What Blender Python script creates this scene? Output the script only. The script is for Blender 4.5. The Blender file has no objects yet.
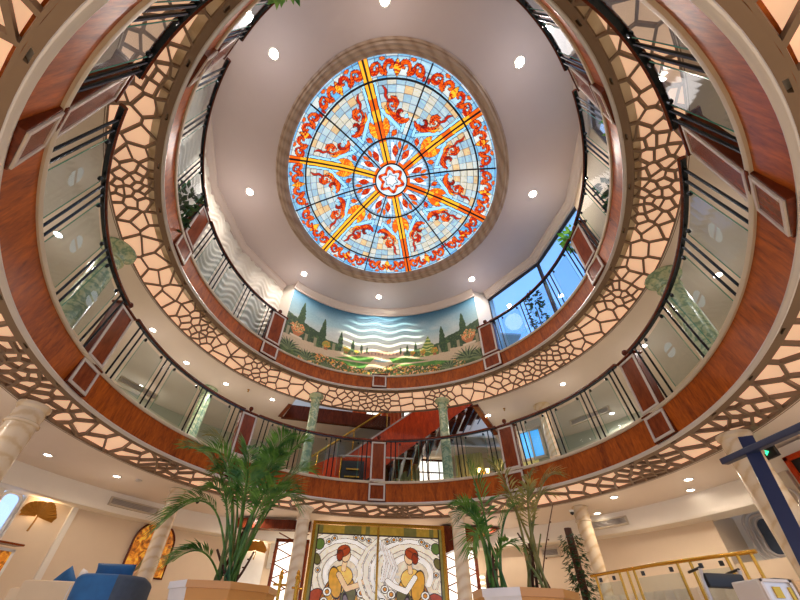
import bpy, bmesh, math, random
import numpy as np
from mathutils import Vector, Matrix
PI = math.pi
R_ = math.radians
rnd = random.Random(7)
COL = bpy.context.scene.collection
SC = bpy.context.scene

TOPW, D2W, GRW, WORLD, EXPOSURE, RIPPLE = 72, 36, 42, 1.6, 0.1, 5500
# ------------------------------------------------------------------ helpers
SHC = (-0.01503, -0.00439, 0.00428, 0.01634, 0.00499, 0.00257)
def S(a):
    "the atrium rings are very slightly out of round"
    return 1+SHC[0]*math.cos(2*a)+SHC[1]*math.sin(2*a)+SHC[2]*math.cos(3*a)+SHC[3]*math.sin(3*a)+SHC[4]*math.cos(4*a)+SHC[5]*math.sin(4*a)
def rp(deg, R, z=0.0, shaped=True):
    a = R_(deg); k = S(a) if shaped else 1.0
    return Vector((R*k*math.cos(a), R*k*math.sin(a), z))

class MB:
    def __init__(s): s.v = []; s.f = []; s.m = []; s.cur = 0
    def add(s, vs, fs):
        o = len(s.v); s.v += [tuple(v) for v in vs]
        for f in fs: s.f.append(tuple(i+o for i in f)); s.m.append(s.cur)
        return s
    def box(s, c, d, rz=0.0, ry=0.0, rx=0.0, bevel=0.0):
        hx, hy, hz = d[0]/2, d[1]/2, d[2]/2
        M = Matrix.Translation(Vector(c)) @ Matrix.Rotation(rz, 4, 'Z') @ Matrix.Rotation(ry, 4, 'Y') @ Matrix.Rotation(rx, 4, 'X')
        b = min(bevel, hx*.9, hy*.9, hz*.9)
        if b <= 0:
            vs = [M @ Vector((x*hx, y*hy, z*hz)) for z in (-1, 1) for y in (-1, 1) for x in (-1, 1)]
            return s.add(vs, [(0,2,3,1),(4,5,7,6),(0,1,5,4),(2,6,7,3),(0,4,6,2),(1,3,7,5)])
        bm = bmesh.new(); bmesh.ops.create_cube(bm, size=1.0)
        for v in bm.verts: v.co = Vector((v.co.x*d[0], v.co.y*d[1], v.co.z*d[2]))
        bmesh.ops.bevel(bm, geom=bm.edges[:], offset=b, segments=2, affect='EDGES', profile=.6)
        bm.verts.index_update()
        s.add([M @ v.co for v in bm.verts], [[v.index for v in f.verts] for f in bm.faces]); bm.free(); return s
    def tube(s, pts, r, n=8, cap=True):
        pts = [Vector(p) for p in pts]; k = len(pts)
        rs = r if isinstance(r, (list, tuple)) else [r]*k
        vs = []; up = None
        for i, p in enumerate(pts):
            t = (pts[min(i+1, k-1)]-pts[max(i-1, 0)]).normalized()
            if up is None:
                up = Vector((0,0,1)) if abs(t.z) < .9 else Vector((1,0,0))
            a = (up - t*up.dot(t)).normalized(); b = t.cross(a); up = a
            for j in range(n):
                q = 2*PI*j/n; vs.append(p + (a*math.cos(q)+b*math.sin(q))*rs[i])
        fs = [(i*n+j, i*n+(j+1)%n, (i+1)*n+(j+1)%n, (i+1)*n+j) for i in range(k-1) for j in range(n)]
        if cap: fs += [tuple(range(n-1, -1, -1)), tuple((k-1)*n+j for j in range(n))]
        return s.add(vs, fs)
    def lathe(s, prof, c=(0,0,0), n=24, M=None):
        vs = []; k = len(prof)
        for (r, z) in prof:
            for j in range(n):
                q = 2*PI*j/n; p = Vector((r*math.cos(q), r*math.sin(q), z))
                if M: p = M @ p
                vs.append(p+Vector(c))
        fs = [(i*n+j, i*n+(j+1)%n, (i+1)*n+(j+1)%n, (i+1)*n+j) for i in range(k-1) for j in range(n)]
        if prof[0][0] > 1e-5: fs.append(tuple(range(n-1, -1, -1)))
        if prof[-1][0] > 1e-5: fs.append(tuple((k-1)*n+j for j in range(n)))
        return s.add(vs, fs)
    def ring(s, prof, a0=0, a1=360, step=2.0, closed=True, shaped=True, caps=True):
        "profile [(R,z)] swept round the atrium axis"
        full = abs(a1-a0) >= 359.9
        n = max(2, int(round(abs(a1-a0)/step))); k = len(prof)
        cols = n if full else n+1
        vs = [rp(a0+(a1-a0)*i/n, R, z, shaped) for i in range(cols) for (R, z) in prof]
        fs = []
        for i in range(n):
            i2 = (i+1) % cols
            for j in range(k if closed else k-1):
                j2 = (j+1) % k; fs.append((i*k+j, i2*k+j, i2*k+j2, i*k+j2))
        if closed and not full and caps:
            fs.append(tuple(range(k))); fs.append(tuple((cols-1)*k+j for j in range(k-1, -1, -1)))
        return s.add(vs, fs)
    def prism(s, poly, d):
        "planar polygon (3D points) extruded by vector d"
        n = len(poly); d = Vector(d); p = [Vector(q) for q in poly]
        return s.add(p+[q+d for q in p], [tuple(range(n-1,-1,-1)), tuple(range(n, 2*n))]+[(i,(i+1)%n,n+(i+1)%n,n+i) for i in range(n)])
    def build(s, name, mat, parent=None, smooth=False, kind=None, loc=None, autos=None):
        me = bpy.data.meshes.new(name)
        off = Vector((0,0,0))
        if parent is not None and not parent.get('_local'):
            q = parent
            while q is not None: off += q.location; q = q.parent
        if loc is not None: off += Vector(loc)
        me.from_pydata([tuple(Vector(v)-off) for v in s.v], [], s.f)
        mats = mat if isinstance(mat, (list, tuple)) else [mat]
        for m in mats: me.materials.append(m)
        if len(mats) > 1: me.polygons.foreach_set('material_index', s.m)
        bm = bmesh.new(); bm.from_mesh(me); bmesh.ops.recalc_face_normals(bm, faces=bm.faces[:]); bm.to_mesh(me); bm.free()
        if smooth: me.shade_smooth()
        if autos: me.set_sharp_from_angle(angle=R_(autos))
        o = bpy.data.objects.new(name, me); COL.objects.link(o)
        if parent is not None:
            o.parent = parent
            if parent.get('_local'): o['_local'] = 1
        if loc is not None: o.location = loc
        if kind: o['kind'] = kind
        return o

def smoothed(o, ang=40):
    o.data.shade_smooth(); o.data.set_sharp_from_angle(angle=R_(ang)); return o
def tag(o, label, cat, group=None):
    o['label'] = label; o['category'] = cat
    if group: o['group'] = group
    return o
def thing(name, label, cat, loc=(0,0,0), group=None, local=False, rz=0.0):
    o = bpy.data.objects.new(name, None); COL.objects.link(o); o.location = loc
    o.rotation_euler = (0,0,rz); o.empty_display_size = .1
    if local: o['_local'] = 1
    return tag(o, label, cat, group)
def dup(root, loc, rz=None, label=None, group=None):
    def cp(o, par):
        c = o.copy(); COL.objects.link(c); c.parent = par
        for ch in o.children: cp(ch, c)
        return c
    r = cp(root, None); r.location = loc
    if rz is not None: r.rotation_euler = (0,0,rz)
    if label: r['label'] = label
    if group: r['group'] = group
    return r

# ------------------------------------------------------------------ materials
def srgb(r, g, b):
    f = lambda c: (c/12.92 if c <= .04045 else ((c+.055)/1.055)**2.4)
    return (f(r/255), f(g/255), f(b/255), 1)
def newmat(name):
    m = bpy.data.materials.new(name); m.use_nodes = True; nt = m.node_tree; nt.nodes.clear()
    out = nt.nodes.new('ShaderNodeOutputMaterial'); return m, nt, out
def N(nt, t, **kw):
    n = nt.nodes.new(t)
    for k, v in kw.items():
        if k in n.inputs: n.inputs[k].default_value = v
        else: setattr(n, k, v)
    return n
def pbr(name, col, rough=.5, metal=0.0, spec=.5, noise=.08, nscale=6.0, bump=0.0, coat=0.0, emis=None, es=0.0):
    m, nt, out = newmat(name); L = nt.links.new
    p = N(nt, 'ShaderNodeBsdfPrincipled', Roughness=rough, Metallic=metal)
    p.inputs['Specular IOR Level'].default_value = spec; p.inputs['Coat Weight'].default_value = coat
    tc = N(nt, 'ShaderNodeTexCoord'); ns = N(nt, 'ShaderNodeTexNoise', Scale=nscale, Detail=3.0)
    L(tc.outputs['Object'], ns.inputs['Vector'])
    mx = N(nt, 'ShaderNodeMix', data_type='RGBA')
    mx.inputs[6].default_value = tuple(c*(1-noise) for c in col[:3])+(1,)
    mx.inputs[7].default_value = tuple(min(1, c*(1+noise)) for c in col[:3])+(1,)
    L(ns.outputs['Fac'], mx.inputs[0]); L(mx.outputs[2], p.inputs['Base Color'])
    if bump:
        b = N(nt, 'ShaderNodeBump', Strength=bump, Distance=.01); L(ns.outputs['Fac'], b.inputs['Height']); L(b.outputs[0], p.inputs['Normal'])
    if emis: p.inputs['Emission Color'].default_value = emis; p.inputs['Emission Strength'].default_value = es
    L(p.outputs[0], out.inputs[0]); return m
def emit(name, col, st):
    m, nt, out = newmat(name); e = N(nt, 'ShaderNodeEmission', Color=col, Strength=st); nt.links.new(e.outputs[0], out.inputs[0]); return m
def wood(name, c1, c2, rough=.28, scale=1.0, stretch=(1,1,.25)):
    m, nt, out = newmat(name); L = nt.links.new
    p = N(nt, 'ShaderNodeBsdfPrincipled', Roughness=rough); p.inputs['Coat Weight'].default_value = 0.0; p.inputs['Specular IOR Level'].default_value = .22
    tc = N(nt, 'ShaderNodeTexCoord'); mp = N(nt, 'ShaderNodeMapping'); mp.inputs['Scale'].default_value = stretch
    L(tc.outputs['Object'], mp.inputs[0])
    n1 = N(nt, 'ShaderNodeTexNoise', Scale=5*scale, Detail=5.0, Roughness=.6, Distortion=1.8); L(mp.outputs[0], n1.inputs['Vector'])
    n2 = N(nt, 'ShaderNodeTexNoise', Scale=38*scale, Detail=3.0, Distortion=.6); L(mp.outputs[0], n2.inputs['Vector'])
    ad = N(nt, 'ShaderNodeMath', operation='MULTIPLY_ADD'); L(n2.outputs['Fac'], ad.inputs[0]); ad.inputs[1].default_value = .55; L(n1.outputs['Fac'], ad.inputs[2])
    cr = N(nt, 'ShaderNodeValToRGB'); cr.color_ramp.elements[0].position = .5; cr.color_ramp.elements[1].position = 1.0
    cr.color_ramp.elements[0].color = c1; cr.color_ramp.elements[1].color = c2
    L(ad.outputs[0], cr.inputs[0]); L(cr.outputs[0], p.inputs['Base Color']); L(p.outputs[0], out.inputs[0]); return m
def marble(name, c1, c2, c3, scale=2.0, rough=.25, dist=3.0, rot=(.5,.45,0)):
    m, nt, out = newmat(name); L = nt.links.new
    p = N(nt, 'ShaderNodeBsdfPrincipled', Roughness=rough)
    tc = N(nt, 'ShaderNodeTexCoord'); mp = N(nt, 'ShaderNodeMapping'); L(tc.outputs['Object'], mp.inputs[0])
    mp.inputs['Rotation'].default_value = rot
    w = N(nt, 'ShaderNodeTexWave', Scale=scale, Distortion=dist, Detail=4.0); w.inputs['Detail Scale'].default_value = 2.2; w.inputs['Detail Roughness'].default_value = .65; w.bands_direction = 'Z'
    L(mp.outputs[0], w.inputs['Vector'])
    cr = N(nt, 'ShaderNodeValToRGB'); e = cr.color_ramp.elements
    e[0].position = 0.0; e[0].color = c3; e[1].position = .9; e[1].color = c2
    k = e.new(.3); k.color = c1
    L(w.outputs['Fac'], cr.inputs[0]); L(cr.outputs[0], p.inputs['Base Color']); L(p.outputs[0], out.inputs[0]); return m
def glassy(name, tint=(.93,.97,.97,1), refl=(1,1,1,1), ior=1.36, rough=.0):
    m, nt, out = newmat(name); L = nt.links.new
    t = N(nt, 'ShaderNodeBsdfTransparent', Color=tint); g = N(nt, 'ShaderNodeBsdfGlossy', Color=refl, Roughness=rough)
    f = N(nt, 'ShaderNodeFresnel', IOR=ior); mx = N(nt, 'ShaderNodeMixShader')
    ge = N(nt, 'ShaderNodeNewGeometry'); sb = N(nt, 'ShaderNodeMath', operation='SUBTRACT'); sb.inputs[0].default_value = 1; L(ge.outputs['Backfacing'], sb.inputs[1])
    mu = N(nt, 'ShaderNodeMath', operation='MULTIPLY'); L(f.outputs[0], mu.inputs[0]); L(sb.outputs[0], mu.inputs[1])
    L(mu.outputs[0], mx.inputs[0]); L(t.outputs[0], mx.inputs[1]); L(g.outputs[0], mx.inputs[2]); L(mx.outputs[0], out.inputs[0]); return m
def vcol(name, rough=.6, emis=0.0):
    m, nt, out = newmat(name); L = nt.links.new
    a = N(nt, 'ShaderNodeVertexColor', layer_name='Col'); p = N(nt, 'ShaderNodeBsdfPrincipled', Roughness=rough)
    L(a.outputs[0], p.inputs['Base Color'])
    if emis: L(a.outputs[0], p.inputs['Emission Color']); p.inputs['Emission Strength'].default_value = emis
    L(p.outputs[0], out.inputs[0]); return m

M = {}
M['fascia_wood'] = wood('fascia wood', srgb(104,40,6), srgb(186,94,22), .38)
M['dark_wood'] = wood('mahogany', srgb(66,26,12), srgb(114,50,26), .25)
M['panel_wood'] = wood('panel mahogany', srgb(88,36,14), srgb(142,66,32), .25)
M['red_wood'] = wood('stair wood', srgb(150,42,14), srgb(215,78,26), .3)
M['silver'] = pbr('grey painted moulding', srgb(206,202,200), .3, .3, noise=.04)
M['cream_trim'] = pbr('cream trim', srgb(196,182,160), .4, noise=.04)
M['frame_grey'] = pbr('grey frame moulding', srgb(196,186,178), .35, .1, noise=.04)
M['ceil'] = pbr('ceiling paint', srgb(226,212,200), .7, noise=.02)
M['ceil_top'] = pbr('upper ceiling paint', srgb(200,187,187), .65, noise=.02)
M['crown'] = pbr('crown paint', srgb(214,198,188), .5, noise=.03)
M['wall'] = pbr('beige wall paint', srgb(222,200,172), .65, noise=.03)
M['wall_white'] = pbr('white wall paint', srgb(232,224,212), .6, noise=.03)
M['wall_green'] = pbr('pale green wall panel', srgb(186,190,170), .6, noise=.06, nscale=2)
M['floor'] = marble('floor marble', srgb(214,198,170), srgb(226,214,190), srgb(190,170,138), 1.2, .15)
M['lattice'] = pbr('lattice taupe', srgb(126,104,84), .45, .1, noise=.05)
M['backlit'] = pbr('backlit panel', srgb(236,208,182), .5, noise=.05, emis=srgb(255,200,160), es=.54)
M['steel'] = pbr('dark steel rod', srgb(48,54,60), .25, .85)
M['rope'] = pbr('steel cable', srgb(120,124,128), .3, .9)
M['glass'] = glassy('balustrade glass', (.86,.91,.93,1), (.65,.7,.75,1), 1.36, .04)
M['glass_edge'] = pbr('green glass edge', srgb(70,140,120), .1, emis=None)
M['frost'] = pbr('frosted emblem', srgb(200,225,235), .6)
M['brass'] = pbr('brass', srgb(212,160,60), .25, .9, noise=.05)
M['gold'] = pbr('gilded leaf', srgb(176,122,44), .4, .6, noise=.2, nscale=30)
M['black'] = pbr('black', srgb(22,22,24), .4)
M['lead'] = pbr('lead came', srgb(24,20,30), .5, .3)
M['marble_cream'] = marble('cream spiral marble', srgb(218,196,162), srgb(222,202,172), srgb(208,180,142), 2.4, .25, 3.0)
M['marble_white'] = marble('pale marble', srgb(232,216,190), srgb(238,226,204), srgb(222,202,172), 2.0)
M['marble_green'] = marble('green marble', srgb(162,184,148), srgb(194,204,164), srgb(132,162,132), 1.3, .25, 20.0)
M['travertine'] = marble('travertine', srgb(166,142,122), srgb(176,152,132), srgb(152,126,106), 1.6, .4, 3.0, (1.2,.9,.4))
M['lamp'] = emit('lamp glow', (1,.86,.68,1), 60)
M['lamp2'] = emit('downlight glow', (1,.88,.72,1), 25)
M['white'] = pbr('white lacquer', srgb(236,234,230), .3)
M['navy'] = pbr('navy paint', srgb(34,44,78), .35)
M['blue_velvet'] = pbr('blue velvet', srgb(24,92,148), .7, noise=.35, nscale=9)
M['slate_velvet'] = pbr('slate velvet', srgb(62,74,92), .75, noise=.25, nscale=20)
M['cream_fabric'] = pbr('cream upholstery', srgb(226,206,176), .8, noise=.04)
M['tan_fabric'] = pbr('tan cushion', srgb(196,160,118), .85)
M['white_fabric'] = pbr('white cushion', srgb(226,222,220), .85)
M['planter'] = pbr('tan lacquer planter', srgb(196,140,76), .35, noise=.05)
M['planter_sheen'] = pbr('planter facet sheen', srgb(226,222,222), .3)
M['soil'] = pbr('soil', srgb(60,42,28), .9, noise=.3, nscale=40)
def leafmat(name, c1, c2):
    m, nt, out = newmat(name); L = nt.links.new
    p = N(nt, 'ShaderNodeBsdfPrincipled', Roughness=.4); tc = N(nt, 'ShaderNodeTexCoord'); ns = N(nt, 'ShaderNodeTexNoise', Scale=7.0, Detail=2.0)
    L(tc.outputs['Object'], ns.inputs['Vector']); cr = N(nt, 'ShaderNodeValToRGB')
    cr.color_ramp.elements[0].position = .35; cr.color_ramp.elements[1].position = .7
    cr.color_ramp.elements[0].color = c1; cr.color_ramp.elements[1].color = c2
    L(ns.outputs['Fac'], cr.inputs[0]); L(cr.outputs[0], p.inputs['Base Color'])
    t = N(nt, 'ShaderNodeBsdfTranslucent'); L(cr.outputs[0], t.inputs[0]); mx = N(nt, 'ShaderNodeMixShader', Fac=.3)
    L(p.outputs[0], mx.inputs[1]); L(t.outputs[0], mx.inputs[2]); L(mx.outputs[0], out.inputs[0]); return m
M['palm'] = leafmat('palm leaf', srgb(42,100,42), srgb(122,168,74))
M['palm_dry'] = leafmat('olive palm leaf', srgb(96,110,52), srgb(176,160,88))
M['ivy'] = leafmat('dark leaf', srgb(22,52,26), srgb(70,104,48))
M['lime'] = leafmat('bright leaf', srgb(70,150,40), srgb(150,210,80))
M['cane'] = pbr('palm cane', srgb(112,122,62), .5, noise=.3, nscale=25)
M['bark'] = pbr('brown stem', srgb(86,54,36), .8, noise=.3, nscale=25)
M['paint'] = vcol('mural paint', .7)
M['stained'] = vcol('stained glass', .15, 1.05)
M['partition_glass'] = vcol('leaded glass', .2, .45)
# ------------------------------------------------------------------ the shell: rings, ceilings, floors, walls
LOW = dict(R=4.042, z=2.800, Rt=4.002, zt=3.216, Ro=4.56, zo=2.595, Rh=3.925, zh=4.19)
UPP = dict(R=3.828, z=5.623, Rt=3.798, zt=5.986, Ro=4.406, zo=5.222, Rh=3.722, zh=6.985)
CEIL_Z = 8.54
GROUND_CEIL = 2.595
def soffit_R(deg):                       # the curved bulkhead round the ground-floor lounge
    return 6.05-.35*math.cos(R_(deg))

tn = [0]
def trim(mb, mat, smooth=True):
    tn[0] += 1
    o = mb.build('trim_%d' % tn[0], mat, kind='structure')
    if smooth: smoothed(o, 35)
    return o
for Q in (LOW, UPP):
    R, z, Rt, zt = Q['R'], Q['z'], Q['Rt'], Q['zt']
    m = MB(); m.ring([(Rt, zt-.02), (R, z), (R+.12, z), (Rt+.14, zt-.02)]); trim(m, M['fascia_wood'])
    m = MB(); m.ring([(R-.004, z+.006), (R-.018, z-.003), (R-.02, z-.018), (R-.010, z-.026), (R-.004, z-.040), (R+.006, z-.048), (R+.016, z-.048), (R+.03, z-.03), (R+.09, z+.006)]); trim(m, M['silver'])
    m = MB(); m.ring([(Rt-.02, zt-.025), (Rt-.03, zt-.005), (Rt-.03, zt+.02), (Rt-.01, zt+.035), (Rt+.12, zt+.035), (Rt+.12, zt-.025)]); trim(m, M['cream_trim'])

# ground-floor floor and ceiling, deck floors
m = MB(); n = 120
vs = [(0,0,0)]+[rp(360*i/n, 9.5, 0, False) for i in range(n)]
m.add(vs, [(0, 1+i, 1+(i+1) % n) for i in range(n)]); m.build('floor', M['floor'], kind='structure')
def annulus(name, mat, zin, Rin, Rout, th, a0=0, a1=360, step=2.0):
    "flat annulus; Rin / Rout may be functions of the azimuth"
    m = MB(); full = a1-a0 >= 359.9; n = int(round((a1-a0)/step)); c = n if full else n+1
    fi = Rin if callable(Rin) else (lambda d: Rin*S(R_(d))); fo = Rout if callable(Rout) else (lambda d: Rout)
    vs = []
    for i in range(c):
        d = a0+(a1-a0)*i/n
        vs += [rp(d, fi(d), zin, False), rp(d, fo(d), zin, False), rp(d, fo(d), zin+th, False), rp(d, fi(d), zin+th, False)]
    fs = []
    for i in range(n):
        j = (i+1) % c
        for k in range(4): fs.append((i*4+k, j*4+k, j*4+(k+1) % 4, i*4+(k+1) % 4))
    m.add(vs, fs); return m.build(name, mat, kind='structure')
annulus('ceiling', M['ceil'], GROUND_CEIL, LOW['Ro']-.01, 8.6, .06)
annulus('floor_upper', M['floor'], 2.88, LOW['R']+.09, 8.6, .07)
# ceiling of the second deck, with the stair opening at the back
def ray_line(d, p, q):
    a = R_(d); dx, dy = math.cos(a), math.sin(a); ex, ey = q[0]-p[0], q[1]-p[1]
    den = dx*ey-dy*ex
    return (p[0]*ey-p[1]*ex)/den
def open_R(d):
    base = UPP['Ro']*S(R_(d))-.01
    if 58.3 < d < 119.4:
        if d > 86.8: return max(base, ray_line(d, (-2.75,4.9), (.3,5.38)))
        return max(base, ray_line(d, (.35,6.35), (4.0,6.35)))
    return base
m_ceil2 = annulus('ceiling', M['ceil'], UPP['zo'], lambda d: open_R(d), 8.6, .05, 0, 360, .5)
annulus('floor_upper', M['floor'], 5.56, lambda d: max(UPP['R']*S(R_(d))+.09, open_R(d) if 58.3 < d < 119.4 else 0), 8.6, .06, 0, 360, .5)
# edge of the opening
m = MB()
def edge_strip(m, pts, z0, z1, t):
    for p, q in zip(pts[:-1], pts[1:]):
        p = Vector((p[0], p[1], 0)); q = Vector((q[0], q[1], 0)); d = (q-p); nrm = Vector((-d.y, d.x, 0)).normalized()*t
        m.prism([p+Vector((0,0,z0)), q+Vector((0,0,z0)), q+nrm+Vector((0,0,z0)), p+nrm+Vector((0,0,z0))], (0,0,z1-z0))
edge_strip(m, [(-2.78,4.88),(.3,5.36)], 5.20, 5.62, .12)
trim(m, M['dark_wood'], False)
m = MB(); edge_strip(m, [(3.32,5.36),(2.36,3.82)], 5.16, 5.60, .14); edge_strip(m, [(-2.36,4.2),(-2.78,4.92)], 5.2, 5.6, .1)
trim(m, M['panel_wood'], False)

# top ceiling, with round hole, wall polygon at R 4.2
WALLP = [rp(22.5*i, 4.24, 0, True) for i in range(16)]
def poly_R(d):
    i = int((d % 360)//22.5); p, q = WALLP[i], WALLP[(i+1) % 16]
    return ray_line(d, p, q)
annulus('ceiling', M['ceil_top'], CEIL_Z, lambda d: 2.60*S(R_(d)), lambda d: poly_R(d)+.25, .1, 0, 360, 2.25)
def crown_prof(R, z): return [(R, z-.20), (R-.035, z-.20), (R-.04, z-.15), (R-.075, z-.13), (R-.12, z-.06), (R-.15, z-.045), (R-.155, z), (R, z)]
def facet_crown(a0, a1, mat):
    m = MB(); n = int(round((a1-a0)/22.5)); prof = crown_prof(1.0, CEIL_Z)
    vs = []
    for i in range(n+1):
        p = WALLP[int(round((a0/22.5+i))) % 16]; u = Vector((p.x, p.y, 0)).normalized(); R = Vector((p.x, p.y, 0)).length
        vs += [u*(R+(r-1.0))+Vector((0,0,z)) for r, z in prof]
    k = len(prof)
    m.add(vs, [(i*k+j, (i+1)*k+j, (i+1)*k+(j+1) % k, i*k+(j+1) % k) for i in range(n) for j in range(k)])
    return trim(m, mat, False)
facet_crown(135, 405, M['crown'])
MUR_R = 3.90; MUR0, MUR1 = 132.6, 48.2
m = MB(); m.ring(crown_prof(MUR_R-.005, CEIL_Z), MUR1-.3, MUR0+.3, 1.5); trim(m, M['crown'])
# walls of the top level
def facet_wall(name, a, z0, z1, mat, off=0.0, th=.08):
    i = int(round(a/22.5)) % 16; p, q = WALLP[i].copy(), WALLP[(i+1) % 16].copy()
    d = (q-p).normalized(); nrm = Vector((d.y, -d.x, 0))
    p += nrm*off; q += nrm*off
    m = MB(); m.prism([p+Vector((0,0,z0)), q+Vector((0,0,z0)), q+nrm*th+Vector((0,0,z0)), p+nrm*th+Vector((0,0,z0))], (0,0,z1-z0))
    return m.build(name, mat, kind='structure')
m = MB(); m.ring([(MUR_R+.01, 5.6), (MUR_R+.09, 5.6), (MUR_R+.09, CEIL_Z), (MUR_R+.01, CEIL_Z)], MUR1-.2, MUR0+.2, 1.5)
m.build('wall_back', M['wall_white'], kind='structure', smooth=False)
for a, nm in ((MUR0, 'wall_left'), (MUR1, 'wall_right')):                # returns beside the mural
    p = rp(a, MUR_R-.005); sgn = 1 if a > 90 else -1
    q = WALLP[6] if a > 90 else WALLP[2]
    u = (q-p).normalized(); nn = Vector((-u.y, u.x, 0))*(-sgn)*.06
    m = MB(); m.prism([p+Vector((0,0,5.6)), q+u*.2+Vector((0,0,5.6)), q+u*.2+nn+Vector((0,0,5.6)), p+nn+Vector((0,0,5.6))], (0,0,CEIL_Z-5.6))
    m.build(nm, M['wall_white'], kind='structure')
for a in (337.5,): facet_wall('wall_right', a, 5.6, CEIL_Z, M['wall'])
for a in (247.5, 270): facet_wall('wall_front', a, 5.6, CEIL_Z, M['wall'])

# wave-relief wall panels on the left
def wave_mat():
    return pbr('plaster wave relief', srgb(226,220,206), .45, noise=.02)
M['wave'] = wave_mat()
def wave_wall(a, name):
    i = int(round(a/22.5)) % 16; p, q = WALLP[i], WALLP[(i+1) % 16]
    d = (q-p); Lw = d.length; u = d/Lw; nin = Vector((-u.y, u.x, 0)); nx, nz = 64, 110
    vs = []
    for b in range(nz+1):
        z = 5.6+(CEIL_Z-.19-5.6)*b/nz
        for c in range(nx+1):
            x = Lw*c/nx; s0 = x+i*1.6
            ph = 2*PI*(z/.19 + .55*math.sin(2*PI*s0/.62) + .3*math.sin(2*PI*(s0/.97+z*.4)))
            h = .05*(.5+.5*math.sin(ph))
            pt = p+u*x+nin*h; vs.append((pt.x, pt.y, z))
    m = MB(); m.add(vs, [(b*(nx+1)+c, b*(nx+1)+c+1, (b+1)*(nx+1)+c+1, (b+1)*(nx+1)+c) for b in range(nz) for c in range(nx)])
    m.prism([p+Vector((0,0,5.6)), q+Vector((0,0,5.6)), q-nin*.08+Vector((0,0,5.6)), p-nin*.08+Vector((0,0,5.6))], (0,0,CEIL_Z-5.6))
    return m.build(name, M['wave'], kind='structure')
for a in (135, 157.5, 180, 202.5): smoothed(wave_wall(a, 'wall_left'), 50)

# glazed walls: blue daylight on the right, curtained windows on the left and front
M['win_glass'] = glassy('window glass', (.92,.96,1,1), (1,1,1,1), 1.5)
M['blue_glass'] = glassy('blue tinted window glass', (.62,.82,1,1), (1,1,1,1), 1.8)
M['win_frame'] = pbr('dark bronze window frame', srgb(58,48,44), .4, .4)
wn = [0]
def glazed(a, z0, z1, mull=2, mat_frame=None):
    wn[0] += 1
    i = int(round(a/22.5)) % 16; p, q = WALLP[i], WALLP[(i+1) % 16]
    d = (q-p); Lw = d.length; u = d/Lw; out = Vector((u.y, -u.x, 0)); ang = math.atan2(u.y, u.x)
    fr = MB(); c = (p+q)/2+out*.05
    for z in (z0+.03, z1-.03): fr.box((c.x, c.y, z), (Lw, .06, .06), ang)
    for k in range(mull+1):
        s = p+u*(Lw*k/mull)+out*.05
        w_ = .035 if 0 < k < mull else .05
        fr.box((s.x, s.y, (z0+z1)/2), (w_, .06, z1-z0), ang)
    f = fr.build('window_%d' % wn[0], mat_frame or M['win_frame'], kind='structure')
    g = MB(); g.box((c.x, c.y, (z0+z1)/2), (Lw-.02, .012, z1-z0-.04), ang); g.build('pane', M['blue_glass' if a < 60 else 'win_glass'], f)
    return f, c, u, out
for a in (0, 22.5): glazed(a, 5.65, 8.36, 1)
for a in (225, 292.5, 315): glazed(a, 5.65, 8.34, 2)

# lower part behind the mural balcony is closed by the painting's wall; second-deck outer wall
m = MB(); m.ring([(7.6, 2.95), (7.68, 2.95), (7.68, 5.3), (7.6, 5.3)], -60, 62, 3, shaped=False); m.build('wall_right', M['wall_green'], kind='structure')
m = MB(); m.ring([(7.6, 2.95), (7.68, 2.95), (7.68, 5.3), (7.6, 5.3)], 62, 118, 3, shaped=False); m.build('wall_back', M['wall'], kind='structure')
m = MB(); m.ring([(7.6, 2.95), (7.68, 2.95), (7.68, 5.3), (7.6, 5.3)], 118, 300, 3, shaped=False); m.build('wall_left', M['wall_green'], kind='structure')
# beyond the stair opening, third-deck stair hall
m = MB(); m.box((.4, 7.4, 6.9), (8, .08, 2.7)); m.build('wall_back', M['wall_white'], kind='structure')
m = MB(); m.box((.4, 5.9, 8.2), (8, 3.2, .08)); m.build('ceiling', M['ceil'], kind='structure')
# ground-floor bulkhead and walls (open behind the camera)
m = MB(); n = 120; vs = []
A0, A1 = -12, 196
prof = lambda R: [(R, GROUND_CEIL+.01), (R, 2.30), (R+.04, 2.24), (R+.45, 2.24), (R+.45, GROUND_CEIL+.01)]
for i in range(n+1):
    d = A0+(A1-A0)*i/n; vs += [rp(d, r, z, False) for r, z in prof(soffit_R(d))]
m.add(vs, [(i*5+j, (i+1)*5+j, (i+1)*5+(j+1) % 5, i*5+(j+1) % 5) for i in range(n) for j in range(5)])
trim(m, M['wall_white'])
def curved_wall(name, a0, a1, mat, off=.40, z0=0, z1=2.3, th=.1):
    m = MB(); n = max(2, int(abs(a1-a0)/2)); vs = []
    for i in range(n+1):
        d = a0+(a1-a0)*i/n; R = soffit_R(d)+off
        vs += [rp(d, R, z0, False), rp(d, R+th, z0, False), rp(d, R+th, z1, False), rp(d, R, z1, False)]
    m.add(vs, [(i*4+k, (i+1)*4+k, (i+1)*4+(k+1) % 4, i*4+(k+1) % 4) for i in range(n) for k in range(4)]+[(0,1,2,3), (n*4,n*4+3,n*4+2,n*4+1)])
    return smoothed(m.build(name, mat, kind='structure'), 30)
curved_wall('wall_left', 115, 157.2, M['wall'])
curved_wall('wall_left', 165, 196, M['wall'])
curved_wall('wall_left', 157.2, 165, M['wall'], z1=.95)
curved_wall('wall_back', 62, 115, M['wall'])
curved_wall('wall_right', 21.6, 62, M['wall'])
curved_wall('wall_right', -12, 14.2, M['wall_white'])
curved_wall('wall_right', 14.2, 21.6, M['wall'], z1=1.6)

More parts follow.
